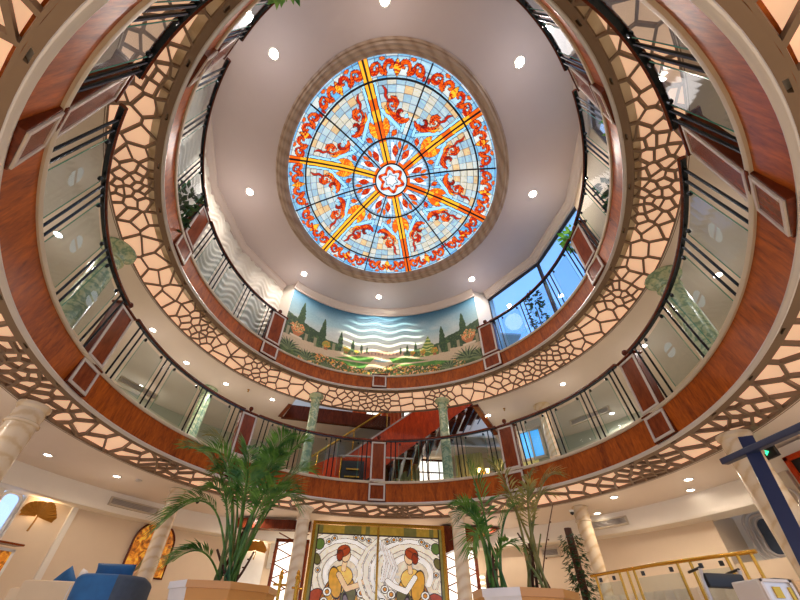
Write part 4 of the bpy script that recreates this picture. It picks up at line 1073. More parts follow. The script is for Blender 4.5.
# windows on the left, in the gap of the wall
for k, (a0, a1) in enumerate(((157.3, 160.3), (161.0, 164.6))):
    wn[0] += 1; am = (a0+a1)/2; ca = R_(am); R = soffit_R(am)+.46; w = R*R_(a1-a0); c = rp(am, R, 1.62, False); u = Vector((math.sin(ca), -math.cos(ca), 0)); n_ = Vector((-math.cos(ca), -math.sin(ca), 0))
    f = MB(); rw, rh = w/2-.03, .62; pts = []
    for (sx, sz, a) in ((1,1,0), (-1,1,90), (-1,-1,180), (1,-1,270)):
        for i in range(5): t_ = R_(a+90*i/4); pts.append(c+u*(sx*(rw-.12)+.12*math.cos(t_))+Vector((0,0,sz*(rh-.12)+.12*math.sin(t_))))
    f.tube(pts+[pts[0]], .03, 8, False)
    o = f.build('window_%d' % wn[0], M['white'], kind='structure')
    g = MB(); g.prism(pts, n_*.008); g.build('pane', M['win_glass'], o)
    # wall surround: two strips beside the opening
m = MB(); m.box(rp(160.7, soffit_R(162)+.46, 1.62, False), (.1, .10, 1.36), R_(162)); m.box(rp(157.1, soffit_R(158.4)+.46, 1.62, False), (.12, .06, 1.36), R_(157.1)); trim(m, M['wall_white'], False)
# framed picture at the left edge, on a little shelf
c = rp(156.9, soffit_R(157)+.20, 1.22, False); ca = R_(157)
fp = thing('framed_picture', 'small gilt framed picture at the far left edge under the window', 'picture', c)
f = MB(); u = Vector((math.sin(ca), -math.cos(ca), 0))
for s in (-1, 1): f.box(tuple(c+u*s*.13), (.04, .04, .36), ca); f.box(tuple(c+Vector((0,0,s*.17))), (.04, .30, .04), ca)
f.build('frame', M['white'], fp); m = MB(); m.box(tuple(c), (.02, .26, .32), ca); m.build('canvas', M['amber'], fp)
c = rp(157.6, soffit_R(157)+.18, 1.47, False); m = MB(); m.box(tuple(c), (.25, .5, .03), R_(157.6), bevel=.008); o = m.build('window_sill_board', M['panel_wood']); tag(o, 'narrow brown sill board below the left windows', 'shelf')

# right: recess with rounded window rings
for k, (aa, off0, off1) in enumerate(((21.65, .38, 1.05), (14.1, .38, 1.05))):
    p, q = rp(aa, soffit_R(aa)+off0, 1.5, False), rp(aa, soffit_R(aa)+off1, 1.5, False)
    d = (q-p).normalized(); nn = Vector((-d.y, d.x, 0))*.04
    m = MB(); m.prism([p-nn, q-nn, q+nn, p+nn], (0,0,.85)); m.build('wall_right', M['wall'], kind='structure')
m = MB(); m.box(rp(17.8, soffit_R(17.8)+1.07, 1.95, False), (.06, 1.05, .95), R_(17.8)); m.build('wall_right', M['wall_white'], kind='structure')
wn[0] += 1; ca = R_(17.2); u = Vector((math.sin(ca), -math.cos(ca), 0)); n_ = Vector((-math.cos(ca), -math.sin(ca), 0))
def rrect(c, w, h, r):
    pts = []
    for (sx, sz, a) in ((1,1,0), (-1,1,90), (-1,-1,180), (1,-1,270)):
        for i in range(7): t_ = R_(a+90*i/6); pts.append(c+u*(sx*(w/2-r)+r*math.cos(t_))+Vector((0,0,sz*(h/2-r)+r*math.sin(t_))))
    return pts
c = rp(17.2, soffit_R(17)+.98, 1.98, False); m = MB()
for k in range(3):
    P_ = rrect(c+n_*(.04+.05*k), .34+.10*k, .56+.09*k, .13+.03*k); m.tube(P_+[P_[0]], .022, 8, False)
o = m.build('window_%d' % wn[0], M['frame_grey'], kind='structure')
g = MB(); g.prism(rrect(c+n_*.02, .34, .56, .13), n_*.01); g.build('pane', M['slate_velvet'], o)
# flat cream wall at the right with a door leaf, roundel, framed screen
m = MB(); m.box((5.14, -1.1, 1.28), (.1, 3.6, 2.56)); m.build('wall_right', M['wall_white'], kind='structure')
f = MB(); f.box((5.07, .42, 1.15), (.05, .62, 2.3), bevel=.01); f.build('door_4', M['cream_trim'], kind='structure')
rd = thing('wall_roundel', 'round grey ring emblem on the cream door at the right edge', 'emblem', (5.04, .28, 2.0))
Mx = Matrix.Rotation(PI/2, 4, 'Y'); m = MB()
m.tube([(5.035, .28+.13*math.cos(2*PI*i/32), 2.0+.13*math.sin(2*PI*i/32)) for i in range(33)], .012, 8, False); m.build('ring', M['frame_grey'], rd)
m = MB(); m.tube([(5.035, .28+.06*math.cos(2*PI*i/24), 2.0+.09*math.sin(2*PI*i/24)) for i in range(25)], .009, 8, False); m.tube([(5.035,.28,1.91), (5.035,.28,2.09)], .009, 6); m.build('inner_mark', M['frame_grey'], rd)
fs_ = thing('framed_screen', 'dark screen in an orange timber frame at the upper right of the lounge', 'screen', (5.05, -.28, 2.18))
f = MB()
for s in (-1, 1): f.box((5.06, -.28+s*.30, 2.18), (.05, .06, .50), bevel=.008); f.box((5.06, -.28, 2.18+s*.22), (.05, .66, .06), bevel=.008)
f.build('frame', M['red_wood'], fs_); m = MB(); m.box((5.07, -.28, 2.18), (.02, .56, .40)); sc2 = m.build('panel', M['black'], fs_)
m = MB(); m.box((5.055, -.18, 2.20), (.01, .16, .12)); m.box((5.055, -.36, 2.14), (.01, .12, .18)); m.build('picture_patches', M['slate_velvet'], sc2)
ex = thing('exit_sign', 'green lit exit sign hanging under the ceiling behind the navy post', 'sign', (4.72, -.05, 2.44))
m = MB(); m.box((4.72, -.05, 2.42), (.04, .34, .15), bevel=.008); m.box((4.72, -.05, 2.52), (.02, .05, .08)); m.build('case', M['black'], ex)
GG = emit('exit green', (.05,.9,.35,1), 2.2); m = MB()
xf = 4.695
m.box((xf, .05, 2.45), (.006, .022, .022)); m.box((xf, .045, 2.42), (.006, .02, .05)); m.box((xf, .06, 2.385), (.006, .014, .045), 0, 0, .5); m.box((xf, .03, 2.385), (.006, .014, .045), 0, 0, -.5); m.box((xf, .03, 2.43), (.006, .04, .012), 0, 0, .4)
m.box((xf, -.07, 2.42), (.006, .07, .016)); m.prism([(xf-.003,-.10,2.455), (xf-.003,-.15,2.42), (xf-.003,-.10,2.385)], (.006,0,0)); m.box((xf, -.01, 2.42), (.006, .03, .08)); m.build('running_figure', GG, ex)

# navy post with cross beam
gp = thing('navy_post', 'tall navy blue post with a slanting overhead beam at the right edge', 'post', (3.45, -.93, 0))
m = MB(); m.tube([(3.30, -.93, 0), (3.62, -.93, 2.17)], .078, 4); m.build('post', M['navy'], gp)
m = MB(); p, q = Vector((3.525,-.66,2.03)), Vector((3.60,-1.75,2.03)); d = q-p; mid_ = (p+q)/2
m.box(tuple(mid_), (d.length, .075, .06), math.atan2(d.y, d.x), bevel=.01); m.build('beam', M['navy'], gp)
m = MB(); m.lathe([(.02, 0), (.02, .006), (0, .01)], (3.62, -.93, 2.17), 10); m.build('cap_mark', M['planter'], gp)
# small security cameras
for loc, lb in (((3.74, 3.02, 2.47), 'small black ceiling camera beside the right cream column'), ((-3.66, 3.54, 2.5), 'small black ceiling camera beside the left cream column')):
    t = thing('security_camera', lb, 'camera', loc)
    m = MB(); m.lathe([(.04, .055), (.04, .02), (.02, .015)], loc, 14); m.build('mount', M['white'], t); m = MB(); m.lathe([(.035, .02), (.03, -.01), (.015, -.03), (0, -.035)], loc, 14); smoothed(m.build('lens', M['black'], t))
for az, R, lb in ((57.5, 4.75, 'small round smoke detector in the lounge ceiling right of the right palms'), (149.5, 5.1, 'small round smoke detector in the lounge ceiling above the sofa')):
    p = rp(az, R, GROUND_CEIL); m = MB(); m.lathe([(.06, 0), (.06, -.015), (.045, -.03), (0, -.032)], tuple(p), 18); o = m.build('smoke_detector', M['frame_grey']); tag(o, lb, 'smoke detector')
# sprinklers seen against the second deck ceiling
for (x, y), lb in (((-3.35, 3.55), 'sprinkler head under the second deck ceiling at left'), ((3.2, 3.9), 'sprinkler head under the second deck ceiling at right')):
    m = MB(); m.lathe([(.03, 0), (.03, -.01), (.012, -.015), (.012, -.05), (.025, -.055), (0, -.06)], (x, y, UPP['zo']), 12); o = m.build('sprinkler', M['brass']); tag(o, lb, 'sprinkler')

# ------------------------------------------------------------------ furniture
def cushion(name, c, w, h, t, rz, tilt, mat, label, group=None, roll=0.0):
    n = 12; vs = []; fs = []
    Mx = Matrix.Translation(Vector(c)) @ Matrix.Rotation(rz, 4, 'Z') @ Matrix.Rotation(tilt, 4, 'Y') @ Matrix.Rotation(roll, 4, 'X')
    for s in (1, -1):
        for i in range(n+1):
            for j in range(n+1):
                a, b = i/n*2-1, j/n*2-1; e = (1-a*a)**.5*(1-b*b)**.5; k_ = 1-.09*(a*a*(1-b*b)+b*b*(1-a*a))*1.0
                pinch = 1-.10*(1-abs(b))*abs(a)**3; p2 = 1-.10*(1-abs(a))*abs(b)**3
                vs.append(Mx @ Vector((s*t/2*e**.7, a*w/2*p2*1.0*(1-.08*(1-b*b)*(abs(a) > .99)), b*h/2*pinch)))
    q = (n+1)*(n+1)
    for s in (0, 1):
        for i in range(n):
            for j in range(n): fs.append((s*q+i*(n+1)+j, s*q+(i+1)*(n+1)+j, s*q+(i+1)*(n+1)+j+1, s*q+i*(n+1)+j+1))
    m = MB(); m.add(vs, fs); o = m.build(name, mat); smoothed(o, 60); bm = bmesh.new(); bm.from_mesh(o.data); bmesh.ops.remove_doubles(bm, verts=bm.verts[:], dist=.002); bmesh.ops.recalc_face_normals(bm, faces=bm.faces[:]); bm.to_mesh(o.data); bm.free()
    return tag(o, label, 'cushion', group)
# cream sofa, back to the viewer
sf = thing('sofa', 'cream upholstered sofa with its back to the view at lower left', 'sofa', (-4.28, 2.05, 0))
m = MB(); m.box((-4.28, 1.68, .50), (.80, .20, .86), 0, bevel=.05); smoothed(m.build('backrest', M['cream_fabric'], sf))
m = MB(); m.box((-4.28, 2.12, .30), (.80, .80, .30), 0, bevel=.05); smoothed(m.build('seat', M['cream_fabric'], sf))
for x in (-4.72, -3.84):
    m = MB(); m.box((x, 2.05, .46), (.16, .95, .76), 0, bevel=.05); smoothed(m.build('armrest', M['cream_fabric'], sf))
for x in (-4.6, -3.95):
    for y in (1.7, 2.4): m = MB(); m.lathe([(.02, 0), (.03, .1)], (x, y, 0), 10); m.build('leg', M['dark_wood'], sf)
m = MB(); m.tube([(-4.02, 1.575, .10), (-4.02, 1.575, .88), (-4.02, 1.66, .935)], .008, 6); m.build('piping', M['white_fabric'], sf)
gcu = 'cushions on the lounge seats'
cushion('cushion', (-4.38, 1.92, .92), .32, .32, .13, R_(78), .12, M['blue_velvet'], 'dark blue pointed cushion leaning on the cream sofa', gcu, .72)
cushion('cushion', (-4.16, 1.94, .93), .24, .34, .10, R_(50), -.1, M['white_fabric'], 'white cushion leaning beside the dark blue one on the sofa', gcu, .2)
# blue velvet armchair
AX, AY = -3.10, 1.05
ac = thing('armchair', 'blue velvet tub armchair seen from behind at lower left', 'armchair', (AX, AY, 0))
def tub(a0, a1, r0, r1, z0, ztop):
    m = MB(); n = 28; vs = []; pr = []
    for i in range(n+1):
        a = R_(a0+(a1-a0)*i/n); zt = ztop(a0+(a1-a0)*i/n)
        for (r, z) in ((r1, z0), (r1+.01, zt-.05), (r1-.015, zt-.015), (r1-.05, zt), (r0+.05, zt), (r0+.015, zt-.02), (r0, zt-.06), (r0, z0)):
            k = (abs(math.cos(a))**4+abs(math.sin(a))**4)**-.25; k = 1+(k-1)*.7
            vs.append((AX+r*k*math.cos(a), AY+r*k*math.sin(a), z))
    m.add(vs, [(i*8+j, (i+1)*8+j, (i+1)*8+(j+1) % 8, i*8+(j+1) % 8) for i in range(n) for j in range(8)]+[tuple(range(8)), tuple(n*8+j for j in range(7, -1, -1))]); return m
zt_ = lambda a: .95-.10*max(0, (abs(((a-265+180) % 360)-180)-80)/60)
smoothed(tub(165, 295, .24, .38, .10, zt_).build('backrest', M['blue_velvet'], ac)); smoothed(tub(295, 365, .24, .38, .10, zt_).build('side', M['slate_velvet'], ac))
m = MB(); m.box((AX, AY+.1, .32), (.56, .66, .26), bevel=.06); smoothed(m.build('seat', M['blue_velvet'], ac))
for sx in (-1, 1):
    for sy in (-1, 1): m = MB(); m.lathe([(.018, 0), (.026, .13)], (AX+sx*.22, AY+sy*.22, 0), 10); m.build('leg', M['dark_wood'], ac)
cushion('cushion', (AX-.17, AY+.12, .93), .50, .34, .15, R_(88), -.15, M['blue_velvet'], 'bright blue cushion standing up inside the blue armchair', gcu)
# side sofa behind with tan cushions
bs = thing('bench_seat', 'low cream bench seat along the wall under the arched picture', 'bench', (-4.5, 3.72, 0))
m = MB(); m.box((-4.50, 3.72, .42), (1.2, .55, .26), R_(-42), bevel=.04); smoothed(m.build('seat', M['cream_fabric'], bs)); m = MB(); m.box((-4.68, 3.95, .74), (1.2, .14, .62), R_(-42), bevel=.04); smoothed(m.build('backrest', M['cream_fabric'], bs)); m = MB(); m.box((-4.50, 3.72, .15), (1.1, .45, .30), R_(-42)); m.build('plinth', M['dark_wood'], bs)
cushion('cushion', (-4.28, 3.45, 1.0), .44, .44, .14, R_(-42), .1, M['tan_fabric'], 'tan diamond cushion right of the blue armchair', gcu, .7)
cushion('cushion', (-2.75, 3.62, 1.07), .40, .36, .14, R_(82), .1, M['tan_fabric'], 'tan cushion behind the left palm planter', gcu)
bk = thing('bench_seat', 'low dark bench behind the left planter', 'bench', (-2.95, 3.55, 0))
m = MB(); m.box((-2.95, 3.55, .55), (1.2, .5, .7), R_(-10), bevel=.04); m.build('seat', M['cream_fabric'], bk); m = MB(); m.box((-2.90, 3.87, .92), (1.2, .12, .24), R_(-10), bevel=.03); m.build('backrest', M['slate_velvet'], bk)
# ------------------------------------------------------------------ planters, palms and other plants
def planter(c, R, H, label, white=(3,), rot=22.5):
    c = Vector(c); t = thing('planter', label, 'planter', c)
    def ngon(r, z): return [c+Vector((r*math.cos(R_(rot+45*i)), r*math.sin(R_(rot+45*i)), z)) for i in range(8)]
    prof = [(R*.70, 0), (R*.97, H-.06), (R, H-.06), (R, H), (R-.035, H), (R-.05, H-.08)]
    rings = [ngon(r, z) for r, z in prof]; m = MB()
    for k in range(len(rings)-1):
        for i in range(8):
            m.cur = 1 if (i in white and k < 3) else 0  # the chosen facets get white paint standing for a reflection
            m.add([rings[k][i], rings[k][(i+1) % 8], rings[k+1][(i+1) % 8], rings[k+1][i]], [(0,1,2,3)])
    m.cur = 0; m.add(rings[0], [tuple(range(7,-1,-1))]); m.build('pot', [M['planter'], M['planter_sheen']], t)
    s = MB(); s.add(ngon(R-.05, H-.075), [tuple(range(8))]); s.build('soil', M['soil'], t)
    return t
PL = (-1.60, .42, 0); PR = (1.30, -.36, 0)
planter(PL, .55, .86, 'tan faceted planter with a white sheen painted on one facet holding the tall left palm', (4,))
planter(PR, .45, .85, 'tan faceted planter with a painted white sheen on one facet holding the two right palms', (4,))
def bez(p0, p1, p2, p3, t):
    s = 1-t; return p0*(s**3)+p1*(3*s*s*t)+p2*(3*s*t*t)+p3*(t**3)
def frond(parent, p0, p1, p2, p3, L, mat, n=26, t0=.42, droop=.35, seed=0):
    rr = random.Random(seed); p0, p1, p2, p3 = map(Vector, (p0, p1, p2, p3)); m = MB()
    k = 14; pts = [bez(p0, p1, p2, p3, i/k) for i in range(k+1)]
    m.tube(pts, [.013*(1-.8*i/k)+.002 for i in range(k+1)], 6)
    for i in range(n):
        t = t0+(1-t0)*(i+.5)/n; p = bez(p0, p1, p2, p3, t); d = (bez(p0, p1, p2, p3, min(1, t+.02))-bez(p0, p1, p2, p3, t-.02)).normalized()
        side = d.cross(Vector((0,0,1)))
        if side.length < .15: side = d.cross(Vector((.3,1,0)))
        side.normalize(); up = side.cross(d).normalized()
        q = (i+.5)/n; l = L*(.45+.75*math.sin(PI*min(1, q*.85+.12)))*(.85+.3*rr.random())
        for s in (-1, 1):
            a = .95-.45*q+rr.uniform(-.12, .12); dirv = (side*s*math.sin(a)+d*math.cos(a)+up*.25).normalized()
            w = l*.036+.003; e = d*w
            b0 = p; b1 = p+dirv*l*.5+Vector((0,0,-droop*.10*l)); b2 = p+dirv*l+Vector((0,0,-droop*l*(.5+.4*rr.random())))
            wv = (dirv.cross(up)).normalized()*w
            m.add([b0, b1+wv, b2, b1-wv, b1+up*w*.4], [(0,1,4), (1,2,4), (2,3,4), (3,0,4)])
    o = m.build('frond', mat, parent); return o
def palm(label, base, canes, fronds, mat, L, seed, group=None, n=26):
    t = thing('areca_palm', label, 'palm', base, group); rr = random.Random(seed)
    for (x, y, z, r) in canes:
        b = Vector(base)+Vector((rr.uniform(-.16, .16), rr.uniform(-.12, .12), 0)); e = Vector((x, y, z)); m = MB(); pts = [b+(e-b)*q+Vector((.02*math.sin(q*3+x*9), 0, 0)) for q in (0, .25, .5, .75, 1)]
        m.tube(pts, [r*(1-.35*q) for q in (0, .25, .5, .75, 1)], 8)
        for q in (.2, .4, .6, .8): m.lathe([(r*1.0, -.006), (r*1.06, 0), (r*1.0, .006)], tuple(b+(e-b)*q), 8)
        smoothed(m.build('cane', M['cane'] if rr.random() < .6 else M['bark'], t))
    for i, (st_, tip, lift) in enumerate(fronds):
        st_ = Vector(st_); tip = Vector(tip); p0 = Vector(base)+(st_-Vector(base))*.12+Vector((rr.uniform(-.08,.08), rr.uniform(-.06,.06), 0)); mid_ = (st_+tip)/2
        frond(t, p0, st_, mid_+Vector((0,0,lift)), tip, L*(.85+.3*rr.random()), M[mat if (i % 4) else ('palm_dry' if mat == 'palm' and i % 8 == 0 and i else mat)], n, .40, .35, seed*50+i)
    return t
bx_, by_ = PL[0], PL[1]
fr = [((-1.75,.40,1.85), (-2.60,.35,2.34), .30), ((-1.45,.42,1.95), (-1.06,.38,2.50), .2), ((-1.80,.36,1.62), (-2.42,.15,1.32), .50), ((-1.45,.40,1.55), (-.98,.30,1.66), .45),
      ((-1.65,.45,1.95), (-1.86,.55,2.44), .2), ((-1.70,.30,1.5), (-1.98,.05,1.72), .3), ((-1.75,.32,1.10), (-2.10,.10,1.02), .22), ((-1.50,.38,1.75), (-1.30,.20,2.20), .25),
      ((-1.60,.60,1.8), (-2.25,.75,2.20), .4), ((-1.5,.62,1.75), (-.95,.8,2.25), .35), ((-1.55,.52,1.9), (-1.45,.62,2.42), .1), ((-1.42,.5,1.5), (-1.12,.62,1.95), .3),
      ((-1.62,.3,1.55), (-1.55,-.05,1.95), .25), ((-1.68,.28,1.65), (-2.05,-.02,2.15), .35), ((-1.48,.35,1.45), (-1.18,.05,1.78), .35), ((-1.5,.3,1.85), (-1.2,.1,2.45), .3), ((-1.75,.35,1.9), (-2.3,.3,2.5), .3), ((-1.6,.4,1.6), (-2.0,.25,2.0), .35)]
palm('tall bushy green palm growing from the left planter', (bx_, by_, .80), [(-1.72,.40,1.45,.022), (-1.55,.44,1.55,.024), (-1.64,.36,1.35,.02), (-1.46,.38,1.4,.02), (-1.80,.44,1.2,.019), (-1.58,.55,1.6,.02), (-1.40,.45,1.2,.017)], fr, 'palm', .30, 3, None, 30)
gp_ = 'slender palms in the right planter'
fr = [((1.05,-.42,1.30), (.72,-.50,1.52), .22), ((1.0,-.45,1.22), (.84,-.55,1.12), .34), ((1.10,-.40,1.35), (.93,-.40,1.98), .05), ((1.1,-.42,1.2), (1.32,-.5,1.55), .15), ((1.08,-.36,1.1), (1.24,-.6,1.15), .2), ((1.05,-.3,1.3), (.82,-.2,1.62), .25), ((1.02,-.4,1.28), (.78,-.45,1.42), .28)]
palm('slender palm at the left of the right planter with a drooping green frond', (1.08, -.40, .80), [(1.06,-.42,1.15,.016), (1.12,-.36,1.2,.016), (1.02,-.38,1.05,.014)], fr, 'palm', .20, 11, gp_, 22)
fr = [((1.50,-.36,1.45), (1.88,-.45,1.90), .32), ((1.44,-.38,1.45), (1.16,-.45,2.02), .2), ((1.46,-.32,1.5), (1.66,-.3,1.95), .2), ((1.42,-.4,1.3), (1.50,-.6,1.75), .2), ((1.5,-.3,1.4), (1.85,-.25,1.75), .3), ((1.45,-.35,1.35), (1.28,-.3,1.7), .25)]
palm('slender olive palm at the right of the right planter with bare canes', (1.44, -.34, .80), [(1.44,-.36,1.25,.016), (1.50,-.32,1.3,.017), (1.38,-.36,1.1,.015), (1.62,-.30,1.35,.010), (1.78,-.32,1.62,.007), (1.36,-.3,1.35,.012)], fr, 'palm_dry', .18, 17, gp_, 20)

def leafy(m, c, R, H, n, ls, seed, hang=0.0):
    rr = random.Random(seed); c = Vector(c)
    for i in range(n):
        a = rr.random()*2*PI; q = rr.random(); r = R*(.25+.75*rr.random()**.6)*(1-.45*abs(q-.45)); p = c+Vector((r*math.cos(a), r*math.sin(a), H*q))
        d = Vector((math.cos(a)+rr.uniform(-.5,.5), math.sin(a)+rr.uniform(-.5,.5), rr.uniform(-.6,.5)-hang)).normalized(); s = d.cross(Vector((0,0,1)))
        s = s.normalized() if s.length > .1 else Vector((1,0,0)); up = s.cross(d); l = ls*(.7+.6*rr.random()); w = l*.26
        m.add([p, p+d*l*.45+s*w, p+d*l, p+d*l*.45-s*w, p+d*l*.5-up*w*.3], [(0,1,4), (1,2,4), (2,3,4), (3,0,4)])
t = thing('climber_plant', 'leafy climber on a dark moss pole beside the cream veined column', 'potted plant', (2.80, 1.5, 0))
m = MB(); m.lathe([(.15, 0), (.20, .42), (.215, .44), (.19, .44), (.18, .38)], (2.80,1.5,0), 20); smoothed(m.build('pot', M['planter'], t))
m = MB(); m.tube([(2.80,1.5,.3), (2.80,1.5,1.84)], .05, 12); m.build('moss_pole', M['bark'], t)
m = MB(); leafy(m, (2.80,1.5,.55), .17, 1.22, 760, .068, 5, .5); m.build('foliage', M['ivy'], t)
def pot_plant(x, y, z, H, R, n, ls, mat, label, seed, stem=0.0, stand=0.0):
    t = thing('potted_plant', label, 'potted plant', (x, y, z))
    if stand:
        m = MB(); m.lathe([(.12, 0), (.12, .02), (.02, .05), (.02, stand-.04), (.11, stand-.02), (.11, stand)], (x,y,z), 16); m.build('stand', M['black'], t); z += stand
    m = MB(); m.lathe([(.08, 0), (.11, .20), (.12, .21), (.10, .21), (.095, .18)], (x,y,z), 16); smoothed(m.build('pot', M['white'], t))
    m = MB(); m.tube([(x,y,z+.15), (x+.02,y,z+.2+stem+H*.6)], .012, 8); m.build('stem', M['bark'], t)
    m = MB(); leafy(m, (x,y,z+.2+stem), R, H, n, ls, seed); m.build('foliage', mat, t)
pot_plant(-3.88, -.62, 5.63, 1.15, .22, 150, .15, M['ivy'], 'dark leafy plant behind the upper balcony railing at left', 1)
pot_plant(3.80, -1.25, 5.63, .95, .22, 150, .15, M['ivy'], 'dark leafy plant behind the upper balcony railing at right', 2)
pot_plant(3.86, -2.0+.35, 5.63, .65, .2, 110, .13, M['palm'], 'small green plant behind the upper right railing, nearer the top', 12)
pot_plant(3.96, .17, 5.63, .42, .2, 120, .15, M['lime'], 'bright lime green plant on a stand above the right upper newel post', 3, 0, 1.28)
pot_plant(3.62, 1.80, 5.63, 1.15, .20, 130, .11, M['ivy'], 'thin leafy plant in front of the blue windows', 4, .25)
pot_plant(3.25, -2.35, 5.63, .8, .2, 100, .14, M['lime'], 'bright green plant at the top right edge behind the upper railing', 6)
pot_plant(-1.35, -3.68, 5.63, .8, .2, 100, .14, M['palm'], 'green plant at the top left edge behind the upper railing', 8)

# ------------------------------------------------------------------ right-hand brass and glass railing
pts = [Vector((2.36,.40,0)), Vector((2.41,.09,0)), Vector((2.53,-.48,0)), Vector((2.69,-.90,0)), Vector((2.82,-1.20,0))]
rl = thing('brass_railing', 'brass railing with glass panels in the lounge at lower right', 'railing', (2.5, -.5, 0))
m = MB(); m.tube([p+Vector((0,0,1.10)) for p in pts], .015, 10); smoothed(m.build('handrail', M['brass'], rl))
def along(f):
    f *= len(pts)-1; i = min(int(f), len(pts)-2); return pts[i]+(pts[i+1]-pts[i])*(f-i)
for f in (.06, .30, .345, .38, .60, .66, .84, .90, .97):
    p = along(f); m = MB(); m.tube([p, p+Vector((0,0,1.09))], .0115, 8); m.lathe([(.035, 0), (.035, .01), (.016, .03)], tuple(p), 12); smoothed(m.build('post', M['brass'], rl))
for f0, f1 in ((.08, .29), (.39, .59), (.67, .83)):
    n = 6; vs = []
    for i in range(n+1):
        p = along(f0+(f1-f0)*i/n); vs += [p+Vector((0,0,.12)), p+Vector((0,0,1.02)), p+Vector((.008,.003,1.02)), p+Vector((.008,.003,.12))]
    m = MB(); m.add(vs, [(i*4+j, (i+1)*4+j, (i+1)*4+(j+1) % 4, i*4+(j+1) % 4) for i in range(n) for j in range(4)]+[(0,1,2,3), (n*4+3,n*4+2,n*4+1,n*4)]); go = m.build('glass_panel', M['glass'], rl)
    m = MB()
    for f in (f0+.03, f1-.03): p = along(f); m.box((p.x, p.y, 1.05), (.02, .025, .035))
    m.build('clip', M['black'], go)
curtain((3.75, 1.3, .62), 2.4, .95, 12, M['cream_fabric'], 'pale pleated curtain behind the brass railing at lower right', .04, 14)

# folded wheelchair
WX, WY = 2.42, -1.24
wc = thing('wheelchair', 'folded wheelchair with black back cushions in front of the brass railing', 'wheelchair', (WX, WY, 0))
for s in (-1, 1):
    x = WX+s*.14; m = MB(); m.tube([(x, WY-.02, .96), (x, WY, .90), (x, WY+.02, .45), (x, WY+.05, .15)], .011, 8); m.tube([(x, WY, .70), (x, WY-.38, .68), (x, WY-.40, .45), (x, WY+.02, .45)], .011, 8); m.tube([(x, WY-.40, .5), (x, WY-.48, .12)], .011, 8); m.build('frame', M['silver'], wc)
    m = MB(); cx = WX+s*.19
    m.tube([(cx, WY+.02+.29*math.cos(2*PI*i/32), .30+.29*math.sin(2*PI*i/32)) for i in range(33)], .014, 8, False); w_ = m.build('wheel', M['black'], wc)
    m = MB(); m.tube([(cx+s*.02, WY+.02+.25*math.cos(2*PI*i/32), .30+.25*math.sin(2*PI*i/32)) for i in range(33)], .007, 6, False); m.build('push_rim', M['silver'], w_)
    m = MB()
    for i in range(14): m.tube([(cx, WY+.02, .30), (cx, WY+.02+.28*math.cos(2*PI*i/14), .30+.28*math.sin(2*PI*i/14))], .003, 4)
    m.build('spokes', M['silver'], w_)
    m = MB(); m.tube([(x, WY-.46+.06*math.cos(2*PI*i/16), .07+.06*math.sin(2*PI*i/16)) for i in range(17)], .012, 6, False); m.build('caster', M['black'], wc)
    m = MB(); m.tube([(x, WY-.02, .965), (x, WY+.10, .95)], .009, 8); m.build('handle', M['black'], wc)
    m = MB(); m.box((x, WY-.22, .72), (.04, .30, .03), bevel=.01); m.build('armrest', M['black'], wc)
m = MB(); m.box((WX, WY-.01, .89), (.27, .05, .09), bevel=.015); smoothed(m.build('backrest', M['black'], wc)); m = MB(); m.box((WX, WY-.20, .50), (.28, .38, .05), bevel=.015); smoothed(m.build('seat', M['blue_velvet'], wc))
bb = thing('bag', 'black and tan bag standing beside the wheelchair', 'bag', (2.64, -1.30, 0))
m = MB(); m.box((2.68, -1.36, .45), (.20, .16, .90), 0, .06, bevel=.04); smoothed(m.build('body', M['black'], bb)); m = MB(); m.prism([(2.62,-1.452,.66), (2.76,-1.452,.62), (2.72,-1.452,.84)], (0,.01,0)); m.build('flap', M['tan_fabric'], bb)
cs = thing('counter_stand', 'tan pedestal under the silver framed case at lower right', 'stand', (2.28, -1.86, 0))
m = MB(); m.box((2.16, -1.86, .33), (.36, .26, .66), bevel=.01); m.build('body', M['planter'], cs); m = MB(); m.box((2.16, -1.86, .675), (.38, .28, .03), bevel=.008); m.build('top', M['tan_fabric'], cs)
bx = thing('display_case', 'silver framed case with a small gold label beside the wheelchair', 'case', (2.16, -1.85, .69))
m = MB(); m.box((2.09, -1.86, .755), (.17, .18, .12), bevel=.01); m.build('body', M['silver'], bx)
f = MB()
for s in (-1, 1): f.box((2.09+s*.078, -1.955, .755), (.014, .012, .12)); f.box((2.09, -1.955, .755+s*.053), (.17, .012, .014))
f.build('frame', M['frame_grey'], bx); m = MB(); m.box((2.08, -1.953, .755), (.04, .008, .05)); m.build('label', M['brass'], bx); m = MB(); m.box((2.15, -1.953, .75), (.015, .008, .06)); m.build('latch', M['brass'], bx)
b2 = thing('tan_box', 'tan box next to the silver framed case at lower right', 'box', (2.25, -1.86, .69))
m = MB(); m.box((2.25, -1.86, .755), (.12, .2, .12), bevel=.012); m.build('body', M['tan_fabric'], b2); m = MB(); m.box((2.25, -1.963, .76), (.06, .01, .04), bevel=.004); m.build('grip', M['cream_trim'], b2)
# brass posts left of the leaded glass
gq = 'brass barrier posts left of the pale column'
bpz = None
for i, (x, y, lb) in enumerate(((-1.42, 2.25, 'short brass barrier post, leftmost, beside the left planter'), (-1.22, 2.65, 'taller brass barrier post just left of the pale column'), (-1.16, 2.2, 'brass barrier post in front of the taller one with a cross arm'))):
    if i == 0:
        bpz = thing('barrier_post', lb, 'barrier post', (x, y, 0), gq, local=True)
        m = MB(); m.lathe([(.10, 0), (.10, .015), (.03, .04)], n=18); smoothed(m.build('base', M['brass'], bpz)); m = MB(); m.lathe([(.024, .03), (.024, 1.12), (.036, 1.13), (.036, 1.16), (.022, 1.18), (.03, 1.21), (.012, 1.24), (0, 1.25)], n=14); smoothed(m.build('pole', M['brass'], bpz))
        m = MB(); m.tube([(-.10, 0, 1.05), (.10, 0, 1.05)], .016, 8); m.build('cross_arm', M['brass'], bpz)
    else: dup(bpz, (x, y, 0), .8*i, lb, gq)
